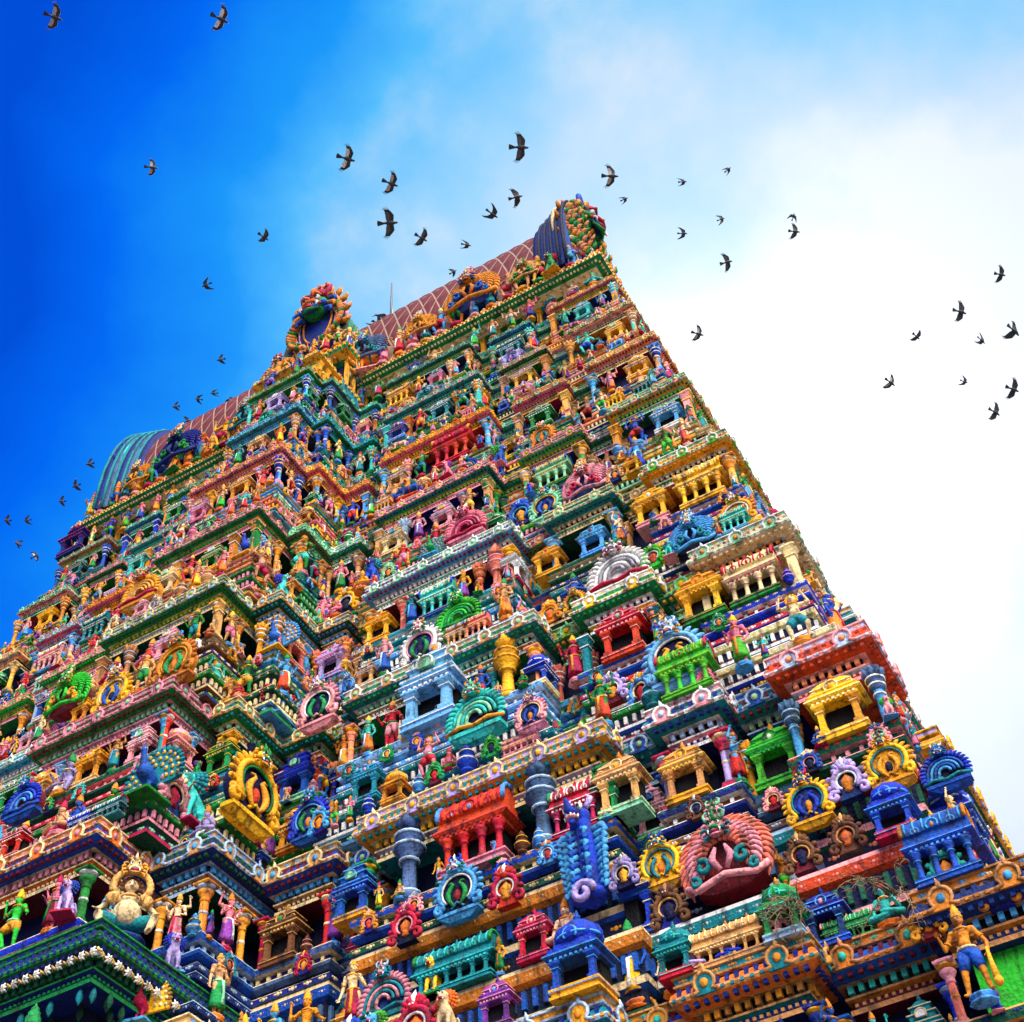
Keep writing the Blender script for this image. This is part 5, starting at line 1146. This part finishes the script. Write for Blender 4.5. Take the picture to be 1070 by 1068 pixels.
for sx in (-1, 1):      # flared hood behind each end plate
    b = MB(); sec = [((1.98 + .22 * math.sin(math.pi * i / 20)) * -math.cos(math.pi * i / 20), ZR + 1.75 + 6.1 * math.sin(math.pi * i / 20) ** .85 if i else ZR + 1.75) for i in range(21)]; sec[-1] = (1.98, ZR + 1.75)
    for k in range(5):
        xa, xb = 8.55 + .28 * k, 8.55 + .28 * (k + 1); gr = 1 + .05 * k; g2 = 1 + .05 * (k + 1)
        vs = []; fs = []
        for yy, zz in sec: vs += [(sx * xa, YC + yy * gr, ZR + 1.75 + (zz - ZR - 1.75) * (1 + .012 * k)), (sx * xb, YC + yy * g2, ZR + 1.75 + (zz - ZR - 1.75) * (1 + .012 * (k + 1)))]
        for i in range(20): fs.append((2 * i, 2 * i + 1, 2 * i + 3, 2 * i + 2))
        fs.append(tuple(2 * i for i in range(21))); fs.append(tuple(2 * i + 1 for i in range(21)))
        b.add(vs, fs, 'hood' if k % 2 == 0 or sx > 0 else 'band', True)
        b.tube([(sx * xb, YC + yy * g2 * 1.005, ZR + 1.75 + (zz - ZR - 1.75) * (1.005 + .012 * (k + 1))) for yy, zz in sec], .06, 'rib', 6)
    tpart('hood', b, dict(hood='deepblue', band='slate', rib='nightblue' if sx > 0 else 'teal'), ROOF)
    b = MB()
    for rr, n, q in ((2.0, 40, .13), (1.7, 34, .12), (1.35, 26, .12), (1.0, 18, .12), (.55, 10, .13)):
        for i in range(n):
            a = R_(-34 + 248 * i / (n - 1)); c0 = Vector((sx * (9.93 + .1 * (i % 2)), YC + rr * math.cos(a), ZR + 5.0 + rr * 1.36 * math.sin(a)))
            b.ball(c0, (q, q, q * 1.1), ('gold', 'green', 'tan', 'crimson', 'cream', 'orange', 'teal')[(i * 3 + n) % 7], 7, 5)
            b.tube([c0, c0 + Vector((sx * .2, .1 * math.cos(a), .2)), c0 + Vector((sx * .26, 0, .36))], [q * .7, q * .6, .02], ('tan', 'gold', 'green')[i % 3], 5)
    tpart('relief', b, {}, ROOF)
# the dormer vault over the central bay
b = MB(); y8 = yl(40) - BP[7]; yd = 21.75
rect_ring(b, (-1.5, 1.5, yd, YC), [(.15, ZR - .1, 'pa'), (.15, ZR + .5, 'pa'), (0, ZR + .6, 'lip'), (-.15, ZR + .7, 'wall'), (-.15, ZR + 1.9, 'wall'), (0, ZR + 2.0, 'pb'), (.3, ZR + 2.15, 'lip'), (.34, ZR + 2.4, 'pb'), (.2, ZR + 2.55, 'lip'), (-.3, ZR + 2.6, 'pb')])
rect_ring(b, (-1.2, 1.2, y8 + .45, yd + .2), [(.1, ZR - .1, 'pb'), (.1, ZR + .3, 'lip'), (-.05, ZR + .35, 'wall'), (-.05, ZR + .8, 'pb'), (.2, ZR + .95, 'lip'), (.15, ZR + 1.1, 'pa'), (-.2, ZR + 1.15, 'pa')])
for DF, zs in (((-1.5, 1.5, yd, YC), (ZR + .3, ZR + 2.3)), ((-1.2, 1.2, y8 + .45, yd + .2), (ZR + .1, ZR + 1.0))):
    for z in zs:
        dentils(b, DF, .15 if z < ZR + 1.5 else .33, z, .12, .08, .19, .06, 'lip'); bosses(b, DF, .16 if z < ZR + 1.5 else .34, z + .14, .05, .3, 'lip', True, True)
    for i in range(7): square_lathe(b, [(.09, zs[0] + .2), (.06, zs[0] + .3), (.06, zs[1] - .4), (.11, zs[1] - .2)], 'lip', DF[1] + .02, DF[2] + .15 + i * .4)
    nasi(b, DF, zs[1] + .2, .6, True, True)
DORM = tpart('dormer', b, dict(pa='teal', lip='gold', wall='nightblue', pb='green', band='orange', dentil='blue'))
barrel(0, (yd + .1 + YC) / 2, ZR + 2.5, 1.4, 4.6, (YC - yd - .1) / 2, 'y', 'dormer_vault', DORM, dict(tile='green_tile', grout='dark_grout'), na=26, nl=9)
gable(.25, yd + .05, ZR + 3.1, 1.0, 4.1, 0, 'dormer_gable', DORM, dict(plate='deepblue', rim='gold', trim='rose', boss='aqua', flame='gold', face='green', horn='orange', ear='blue'), .8)
b = MB(); b.M = Matrix.Translation((.25, yd - .25, ZR + 5.6))
kirti(b, 0, .25, .95)
for i in range(16):
    a = R_(-70 + 130 * i / 15); c0 = Vector((.95 * math.cos(a), .1, -.9 + 1.2 * math.sin(a))); b.ball(c0, (.1, .12, .12), ('gold', 'rose', 'tan', 'teal')[i % 4], 8, 6)
    for q in (-1, 1): b.tube([(q * c0.x, .1, c0.z), (q * c0.x * 1.25, -.05, c0.z + .12), (q * c0.x * 1.3, 0, c0.z + .32)], [.09, .09, .02], ('gold', 'green', 'orange', 'tan')[(i + q) % 4], 6)
tpart('lion_relief', b, dict(main='green', trim='orange', accent='blue', horn='crimson', mane='gold', mouth='blue', tongue='red'), DORM)
for sx in (-1, 1): gable(sx * 1.62, yd + 1.1, ZR + 1.2, .8, 2.0, sx * math.pi / 2, 'dormer_gable', DORM, dict(plate='teal', rim='gold', trim='cream', boss='gold', flame='gold', face='gold', horn='rose', ear='teal'), .6)
# golden arches, figures and beasts in front of the roof vault
RZ = ZR + .1
for x, c, c2, w in ((6.3, 'gold', 'cream', 2.3), (1.95, 'slate', 'lightblue', 1.9), (-3.2, 'teal', 'cream', 1.7), (-6.3, 'deepblue', 'gold', 2.2), (8.3, 'tan', 'cream', 1.3), (4.2, 'gold', 'yellow', 1.4), (-8.2, 'gold', 'cream', 1.4)):
    p, c = pal_for('plume', c, c2); p['flame'] = c; put('plume', p, c, (x, yl(40) - .02, ZR + 2.1), 0, w / 1.2, force=True, k=9, zone='roof', wing='right wing' if x > 0 else 'left wing', name='roof', side=False)
x = -W8 + 1.0
while x < W8 - .9:
    if abs(x) > 1.9:
        kd = rnd.choice(STA + ['dance', 'lady', 'bull', 'lion', 'haloed'])
        p, c = pal_for(kd, rnd.choice(['skin', 'gold', 'yellow', 'tan', 'paleskin', 'orange', 'lightblue', 'gold', 'green']))
        put(kd, p, c, (x, yl(40) + .0, ZR + 1.56), rnd.uniform(-.4, .4), (rnd.uniform(1.3, 1.9) if kd not in ('bull', 'lion', 'haloed') else 1.1) / PROTO[kd]['high'], force=True, k=9, zone='roof', wing='right wing' if x > 0 else 'left wing', name='roof', side=False)
    x += rnd.uniform(.5, .72)
x = -W8 + .5
while x < W8 - .4:
    if abs(x) > 1.5:
        kd = rnd.choice(STA + ['sit']); p, c = pal_for(kd)
        put(kd, p, c, (x, yl(40) + .18, ZR + .02), rnd.uniform(-.4, .4), 1.2 / PROTO[kd]['high'] * (.7 if kd == 'sit' else 1), force=True, k=9, zone='roof', wing='right wing' if x > 0 else 'left wing', name='roof', side=False)
    x += rnd.uniform(.62, .85)
p, c = pal_for('shell', 'tan', 'brown'); put('shell', p, c, (-1.15, yd - .25, ZR + 2.3), 0, 1.5, force=True, k=9, zone='roof', wing='central bay', name='dormer', side=False)
for zz, yy, xs in ((ZR + 1.16, yd - .18, (-1.0, -.5, 0, .5, 1.0)), (ZR + 2.62, yd - .2, (-.3, .25, .8, 1.3)), (ZR + 2.62, yd + .1, (1.55,)), (ZR + 1.16, yd - .75, (-.75, .75))):
    for x in xs:
        kd = rnd.choice(STA); p, c = pal_for(kd, rnd.choice(['gold', 'orange', 'skin', 'tan', 'yellow', 'blue', 'paleskin'])); put(kd, p, c, (x, yy, zz), rnd.uniform(-.3, .3), rnd.uniform(1.2, 1.5) / PROTO[kd]['high'], force=True, k=9, zone='roof', wing='central bay', name='dormer', side=False)
for i in range(5):
    kd = rnd.choice(STA); p, c = pal_for(kd); put(kd, p, c, (1.7, yd + .3 + i * .5, ZR + 2.45), math.pi / 2, 1.2 / PROTO[kd]['high'], force=True, k=9, zone='roof', wing='central bay', name='dormer', side=True)
for q in (-1, 1):
    for i in range(4):
        kd = rnd.choice(STA); p, c = pal_for(kd, rnd.choice(['gold', 'skin', 'orange', 'green', 'blue', 'rose'])); put(kd, p, c, (q * 1.05 * (1 if i else .5), y8 + .25 + i * .5, ZR + .02), (0 if i == 0 else q * math.pi / 2), 1.2 / PROTO[kd]['high'], force=True, k=9, zone='roof', wing='central bay', name='dormer', side=i > 0)
    kd = 'dance'; p, c = pal_for(kd, 'orange'); put(kd, p, c, (q * .55, yd - .2, ZR + 1.16), 0, 1.3 / PROTO[kd]['high'], force=True, k=9, zone='roof', wing='central bay', name='dormer', side=False)
    if q < 0: p, c = pal_for('dome', 'deepblue', 'crimson'); put('dome', p, c, (q * (W8 - .45), yl(40) + .35, ZR + .02), 0, 1.15, force=True, k=9, zone='roof', wing='right wing' if q > 0 else 'left wing', name='corner', side=False)
for i in range(5):      # figures along the right edge of the roof
    kd = rnd.choice(STA); p, c = pal_for(kd, rnd.choice(['gold', 'skin', 'tan', 'orange'])); put(kd, p, c, (W8 - .35, yl(40) + .9 + i * .55, ZR + .02), math.pi / 2, 1.2 / PROTO[kd]['high'], force=True, k=9, zone='roof', wing='right end', name='roof', side=True)
# ------------------------------------------------------------------ lightning rod and lamp bracket on the ridge
plainmat('metal', (.07, .08, .1), .5)
rz = ZR + 7.8
b = MB(); b.tube([(1.35, YC, rz), (1.35, YC, rz + 2.0), (1.35, YC, rz + 3.5)], [.06, .05, .028], 'metal', 8); b.ball((1.35, YC, rz + 1.05), (.1, .1, .1), 'metal', 8, 6); b.box((1.35, YC, rz + .05), (.3, .3, .12), 'metal')
o = link('lightning_rod', b.mesh('lightning_rod'), ['metal'], {}); tag(o, 'thin dark lightning rod standing on the tiled roof ridge', 'lightning rod')
b = MB(); b.tube([(.05, YC, rz - .05), (.05, YC, rz + .55), (.15, YC, rz + .72), (.6, YC, rz + .8), (1.0, YC, rz + .82)], .035, 'metal', 8); b.box((1.05, YC, rz + .8), (.22, .18, .12), 'metal')
o = link('lamp_bracket', b.mesh('lamp_bracket'), ['metal'], {}); tag(o, 'bent dark pipe bracket on the roof ridge beside the thin rod', 'bracket')
# ------------------------------------------------------------------ birds
plainmat('feather_dark', (.022, .023, .030), .7); plainmat('feather_mid', (.085, .080, .085), .7); plainmat('feather_pale', (.42, .38, .35), .7); plainmat('feather_white', (.75, .75, .75), .7); plainmat('beak', (.25, .16, .08), .5)
def bird_mesh(up_l, up_r, sweep, fold, tail):
    """body along +X, belly facing -Z; wing angle left and right in degrees, tip sweep, folded share"""
    b = MB()
    b.tube([(-.13, 0, 0), (-.06, 0, -.002), (.0, 0, -.008), (.06, 0, -.008), (.10, 0, 0), (.13, 0, .008), (.155, 0, .012), (.175, 0, .01)], [.016, .036, .052, .05, .036, .026, .027, .014], 'body', 10)
    b.tube([(.17, 0, .01), (.2, 0, .004)], [.009, .002], 'beak', 6)
    for q in range(5):      # tail feathers
        a = R_((q - 2) * tail); b.add([(-.11, -.012 + .003 * q, .004), (-.11 - .15 * math.cos(a), .15 * math.sin(a) - .016, .002 + .001 * q), (-.125 - .15 * math.cos(a), .15 * math.sin(a), .002 + .001 * q), (-.11 - .15 * math.cos(a), .15 * math.sin(a) + .016, .002 + .001 * q), (-.11, .012 + .003 * q, .004), (-.11, 0, -.006)], [(0, 1, 2, 3, 4), (0, 5, 1), (1, 5, 2), (2, 5, 3), (3, 5, 4), (4, 5, 0)], 'body')
    for sd, up in ((1, up_l), (-1, up_r)):
        st = [(.02, .085, -.055, 0), (.10, .10, -.075, .25), (.17, .115, -.07, .5), (.24, .085, -.06, .8), (.30, .045, -.06, 1.0)]
        lo = []; hi = []
        for s_, ld, tr, t in st:
            s2 = s_ * (1 - fold * .45 * t); sw = -sweep * t * t
            ang = R_(up * (1 - .35 * t)); y = sd * s2 * math.cos(ang); z = s2 * math.sin(ang)
            lo += [Vector((ld + sw, y, z - .006)), Vector(((ld + tr) / 2 + sw, y, z - .009)), Vector((tr + sw, y, z - .002))]
            hi += [Vector((ld + sw, y, z + .004)), Vector(((ld + tr) / 2 + sw, y, z + .010)), Vector((tr + sw, y, z + .002))]
        n = len(st); vs = lo + hi; N = 3 * n
        for i in range(n - 1):
            role = 'under' if 0 < i < 3 else 'body'
            for j in range(2): b.add(vs, [(i * 3 + j, i * 3 + j + 1, i * 3 + j + 4, i * 3 + j + 3)], role) if False else None
        fl = []; fu = []; fb = []
        for i in range(n - 1):
            for j in range(2):
                (fu if j == 1 and i < 3 else fl).append((i * 3 + j, i * 3 + j + 1, i * 3 + j + 4, i * 3 + j + 3)); fb.append((N + i * 3 + j, N + i * 3 + j + 3, N + i * 3 + j + 4, N + i * 3 + j + 1))
            fb += [(i * 3, i * 3 + 3, N + i * 3 + 3, N + i * 3), (i * 3 + 2, N + i * 3 + 2, N + i * 3 + 5, i * 3 + 5)]
        e = (n - 1) * 3; fb.append((e, e + 1, e + 2, N + e + 2, N + e + 1, N + e))
        o = len(b.v); b.v += [tuple(p) for p in vs]
        for fs, r in ((fl, 'body'), (fu, 'under'), (fb, 'body')):
            i0 = b.role(r)
            for f in fs: b.f.append([o + q for q in f]); b.m.append(i0); b.sm.append(False)
        c = (lo[-3] + lo[-1]) / 2; ax = (lo[-2] - lo[-5]).normalized()
        for q in range(5):  # primaries
            p0 = lo[-3].lerp(lo[-1], q / 4); d = (ax * (1 - .09 * q) + Vector((-.25 - .16 * q - sweep, 0, 0))).normalized(); L = (.12 - .014 * q) * (1 - .3 * fold)
            b.tube([p0 - d * .02, p0 + d * L * .6, p0 + d * L], [.012, .011, .002], 'body' if q % 2 == 0 else 'tip', 5, .35)
    return b.mesh('bird'), list(b.roles)
POSE = {p: bird_mesh(*a) for p, a in dict(glide=(8, 8, .05, .1, 9), up=(42, 42, .06, .1, 8), high=(62, 62, .08, .2, 7), down=(-28, -28, .06, .1, 9), bank=(30, 4, .06, .15, 10), swept=(18, 18, .17, .45, 5), tuck=(25, 50, .2, .8, 6)).items()}
RT = RW.transposed(); CR, CU, CF = RT @ Vector((1, 0, 0)), RT @ Vector((0, -1, 0)), RT @ Vector((0, 0, 1))
def bird(u, v, span, head, pose, label, pale='mid', roll=0, face=1.0, dist=None):
    D = dist or max(22, min(75, .68 * FPX / span))
    p = CAMP + raydir(u, v) * D
    f = (CR * math.cos(R_(head)) + CU * math.sin(R_(head)) + CF * .18).normalized(); dn = (-CF * face + Vector((0, 0, -1)) * .35); dn = (dn - f * dn.dot(f)).normalized()
    z = -dn; y = z.cross(f); M = Matrix((f, y, z)).transposed().to_4x4() @ Matrix.Rotation(R_(roll), 4, 'X')
    me, roles = POSE[pose]
    o = link('flying_bird', me, roles, dict(body='feather_dark', under={'mid': 'feather_mid', 'pale': 'feather_pale', 'dark': 'feather_dark', 'white': 'feather_white'}[pale], tip='feather_mid' if pale != 'dark' else 'feather_dark', beak='beak'), None, Matrix.Translation(p) @ M)
    tag(o, label, 'bird', 'birds flying round the temple tower')
BIRDS = [
 (57, 18, 27, -20, 'glide', 'dark bird with pale wing tips in the top left corner of the sky', 'pale', 10), (231, 20, 28, -25, 'glide', 'white-winged dark bird high above, second from the left at the top', 'white', 10),
 (159, 175, 20, -5, 'up', 'lone small bird with pale wing tips in the deep blue sky at far left', 'pale', 0), (276, 248, 19, -35, 'bank', 'single bird high above the left arm of the tower, wing swept upward', 'mid', 20),
 (215, 298, 17, 200, 'swept', 'lone bird below the deep blue patch, flying left over the left roof', 'dark', 0), (363, 166, 29, -15, 'glide', 'bird with white-flashed wings leading the line above the tower, leftmost of it', 'white', 15),
 (409, 192, 26, -20, 'glide', 'bird with one white-flashed wing, second in the line above the tower', 'pale', 15), (407, 233, 32, 5, 'glide', 'long-winged dark bird just below the white-flashed pair above the tower', 'mid', 10),
 (441, 249, 22, -30, 'glide', 'dark bird lower right of the long-winged bird, above the lightning rod', 'mid', 10), (488, 256, 16, -10, 'tuck', 'hunched dark bird with folded wing above the tiled ridge', 'dark', 0),
 (474, 284, 13, 30, 'high', 'small bird just above the tiled ridge, lowest of the middle flock', 'dark', 0), (515, 224, 22, -35, 'swept', 'thin-winged bird gliding above the ridge, left of the two larger dark birds', 'dark', 15),
 (540, 206, 23, 15, 'up', 'dark bird with spread tail below the largest bird over the ridge', 'dark', 0), (544, 154, 31, 0, 'glide', 'largest dark bird with straight wings in the middle of the sky', 'mid', 0),
 (639, 184, 27, 0, 'up', 'bird with pale translucent wings just above the right gable', 'pale', 0), (653, 208, 13, 25, 'tuck', 'small dark bird close above the lion-faced right gable', 'dark', 0),
 (714, 190, 14, 5, 'tuck', 'dark bird with bunched wings in the pale cloud right of the gable', 'dark', 0), (761, 177, 11, 40, 'tuck', 'tiny dark bird highest in the white cloud', 'dark', 0),
 (714, 244, 16, 0, 'swept', 'small bird with a V of wings right of the gable top', 'mid', 0), (754, 229, 10, 20, 'swept', 'tiniest brown bird in the bright white cloud', 'pale', 0),
 (760, 274, 21, 15, 'bank', 'bird with one wing raised over the white glare', 'mid', -10), (829, 226, 12, 70, 'swept', 'small bird flying just above another in the white cloud', 'dark', 0),
 (831, 242, 19, -5, 'up', 'dark bird just below a smaller one in the white cloud', 'mid', 0), (730, 349, 21, -15, 'up', 'bird with a brown-edged wing nearest the right slope of the tower', 'pale', 0),
 (1046, 287, 19, -10, 'bank', 'highest dark bird of the right-hand flock', 'dark', -10), (1004, 326, 23, -15, 'glide', 'black bird with level wings at the upper left of the right-hand flock', 'dark', -20),
 (1026, 356, 16, -40, 'swept', 'thin brownish bird in the middle of the right-hand flock', 'mid', -30), (958, 352, 15, -40, 'bank', 'faint small bird left of the right-hand flock', 'mid', 0),
 (1060, 346, 25, -40, 'up', 'large black bird at the right edge of the sky, upper of two', 'dark', -25), (1059, 407, 23, -20, 'glide', 'black bird at the right edge of the sky, lower of two', 'dark', -10),
 (931, 400, 20, -35, 'up', 'brown-winged bird at the lower left of the right-hand flock', 'pale', -10), (1008, 399, 11, -20, 'swept', 'tiny brown bird in the lower middle of the right-hand flock', 'mid', 0),
 (1040, 431, 21, -30, 'glide', 'lowest black bird of the right-hand flock', 'dark', -25),
 (230, 376, 15, 190, 'high', 'bird with raised wings flying above the left roof, highest of the group there', 'dark', 0), (183, 425, 11, 185, 'high', 'leftmost small bird of the group over the left roof', 'dark', 0),
 (207, 417, 13, 170, 'swept', 'sleek bird in the group over the left roof, wings trailing', 'dark', 0), (223, 411, 11, 180, 'tuck', 'small bird with folded wings in the group over the left roof', 'mid', 0),
 (238, 418, 13, 210, 'high', 'rightmost bird of the group over the left roof, wings thin on edge', 'dark', 40), (203, 443, 16, 160, 'up', 'larger dark bird low over the left tiled roof', 'dark', 0),
 (227, 436, 11, 230, 'swept', 'curved-winged small bird low over the left roof beside the statues', 'dark', 30), (196, 440, 11, 20, 'up', 'small bird overlapping the larger dark bird over the left roof', 'dark', 0),
 (93, 485, 15, 190, 'high', 'bird with open wings left of the dark blue gable end', 'dark', 0), (79, 508, 15, 200, 'up', 'dark bird with fanned wings left of the gable, middle of three', 'dark', 0),
 (64, 524, 13, 180, 'up', 'dark bird lowest of three beside the dark blue gable', 'dark', 0), (7, 544, 12, 180, 'up', 'dark bird at the left edge of the sky', 'dark', 0),
 (28, 544, 9, 190, 'swept', 'tiny bird right of the one at the left edge', 'mid', 0), (18, 568, 12, 150, 'high', 'curved dark bird near the left edge above the slope', 'dark', 0), (37, 581, 11, 30, 'up', 'white-bellied bird lowest at the left edge of the sky', 'white', 0),
]
for a in BIRDS: bird(*a)
for i, (x, dz, lb) in enumerate(((1.06, .93, 'dark bird perched on the end of the roof bracket'), (.75, .86, 'dark bird perched on the bent pipe behind its end'), (4.45, .16, 'dark bird perched on the roof ridge right of the rod'))):
    me, roles = POSE['tuck']; o = link('perched_bird', me, roles, dict(body='feather_dark', under='feather_mid', tip='feather_dark', beak='beak'), None, Matrix.Translation((x, YC, rz + dz + .1)) @ Matrix.Rotation(.4 + i, 4, 'Z') @ Matrix.Rotation(-.5, 4, 'Y') @ Matrix.Scale(1.5, 4)); tag(o, lb, 'bird', 'birds perched on the roof')
# ------------------------------------------------------------------ dry weeds rooted on a cornice
plainmat('dry_stem', (.16, .11, .055), .9)
def weed(x, y, z, n, L, sp, label, seed):
    r = random.Random(seed); b = MB()
    for i in range(n):
        p = Vector((r.uniform(-.12, .12), r.uniform(-.05, .05), 0)); d = Vector((r.uniform(-1, 1) * sp, -r.uniform(.3, .9), r.uniform(-.2, .9))).normalized(); pts = [p.copy()]; l = L * r.uniform(.5, 1)
        for q in range(7): d = (d + Vector((r.uniform(-.25, .25), r.uniform(-.12, .12), -.22 + r.uniform(-.15, .1)))).normalized(); p = p + d * l / 7; pts.append(p.copy())
        b.tube(pts, [.014 * (1 - j / 9) for j in range(8)], 'dry_stem', 5)
        for q in range(2, 8):
            for t in range(2): e = Vector((r.uniform(-1, 1), r.uniform(-.8, .1), r.uniform(-.9, .5))) * .15; b.tube([pts[q], pts[q] + e * .5, pts[q] + e + Vector((0, 0, -.03))], [.007, .006, .002], 'dry_stem', 4)
    o = link('dry_weed', b.mesh('dry_weed'), ['dry_stem'], {}, None, Matrix.Translation((x, y, z))); tag(o, label, 'weed', 'dry weeds growing out of the masonry')
weed(13.9, yl(12.0) + .1, 12.6, 13, 1.1, .4, 'brown dry weed hanging in a thick tangle over the lowest cornice', 3)
weed(15.3, yl(12.0) + .05, 12.3, 9, 1.6, .8, 'thin brown dry weed trailing down beside the yellow guardian', 8)
# ------------------------------------------------------------------ labels
ORD = ['', 'lowest', 'second', 'third', 'fourth', 'fifth', 'sixth', 'seventh', 'eighth']
NTH = ['first', 'second', 'third', 'fourth', 'fifth', 'sixth', 'seventh', 'eighth', 'ninth', 'tenth', 'eleventh', 'twelfth', 'thirteenth', 'fourteenth', 'fifteenth', 'sixteenth', 'seventeenth', 'eighteenth', 'nineteenth', 'twentieth']
SHORT = dict(flame='horseshoe plaque', shell='shell plaque', scroll='scroll crest', plume='plumed plaque', kiosk='gabled shrine', barrel='vaulted shrine', dome='domed shrine', stack='stepped shrine', hall='long shrine', urn='pot finial', spire='spire pillar', stand='standing deity', four='four-armed deity', dance='dancing figure', lady='lady figure', sit='seated figure', haloed='haloed figure', guard='guardian', lift='dwarf', gana='pot-bellied seated figure', bull='bull', lion='lion', peacock='peacock', makara='sea monster')
GROUP = dict(ornament='stucco plaques on the tower', shrine='miniature shrines on the tower', finial='pot finials on the tower', pillar='spire pillars on the tower')
def where(q):
    if q['k'] == 9: return 'on the %s roof ledge' % {'right wing': 'right', 'left wing': 'left', 'central bay': 'central', 'right end': 'right end'}[q['wing']]
    wing = {'right wing': 'right wing', 'left wing': 'left wing', 'central bay': 'central bay', 'right end': 'right end wall'}[q['wing']]
    z = {'niche': 'between pillars', 'ledge': 'on the ledge', 'step': 'on the upper ledge', 'plinth': 'below the pillars'}[q['zone']]
    return '%s, %s storey, %s' % (z, ORD[q['k']], wing)
for q in ITEMS: q['uv'] = project(q['p'])
def key_of(q): return '%s %s %s' % (word(q['col']), SHORT[q['kind']], where(q))
by = {}
for q in ITEMS: q['lab'] = key_of(q); by.setdefault(q['lab'], []).append(q)
def neigh(q):
    best = None
    for r in ITEMS:
        if r is q or r['k'] != q['k'] or r['wing'] != q['wing']: continue
        d = (r['p'] - q['p']).length
        if r['col'] == q['col'] and r['kind'] == q['kind']: continue
        if best is None or d < best[0]: best = (d, r)
    return best[1] if best else None
for lab, qs in by.items():
    if len(qs) == 1: continue
    cnt = {}
    for q in qs:
        r = neigh(q)
        if r: q['lab2'] = lab + (', beside %s %s' % (word(r['col']), SHORT[r['kind']]))
        else: q['lab2'] = lab
        cnt.setdefault(q['lab2'], []).append(q)
    for l2, rs in cnt.items():
        if len(rs) == 1 and len(l2.split()) <= 16: rs[0]['lab'] = l2
        else:
            for q in rs: q['lab'] = None
    rest = sorted(qs, key=lambda q: q['uv'][0])
    for i, q in enumerate(rest):
        if q['lab'] is None: q['lab'] = ('leftmost ' if i == 0 else 'rightmost ' if i == len(rest) - 1 else NTH[i] + ' from left ') + lab
seen = {}
for q in ITEMS:
    l = q['lab']; w = l.replace(',', ' ,').split()
    q['o']['label'] = l; q['o']['group'] = GROUP.get(PROTO[q['kind']]['cat']) or PROTO[q['kind']]['cat'] + 's on the tower'
from collections import Counter
print('ITEMS', len(ITEMS), Counter(q['kind'] for q in ITEMS), 'objs', len(bpy.data.objects), 'dup labels', len(ITEMS) - len(set(q['lab'] for q in ITEMS)), 'long', sum(len(q['lab'].split()) > 16 for q in ITEMS))
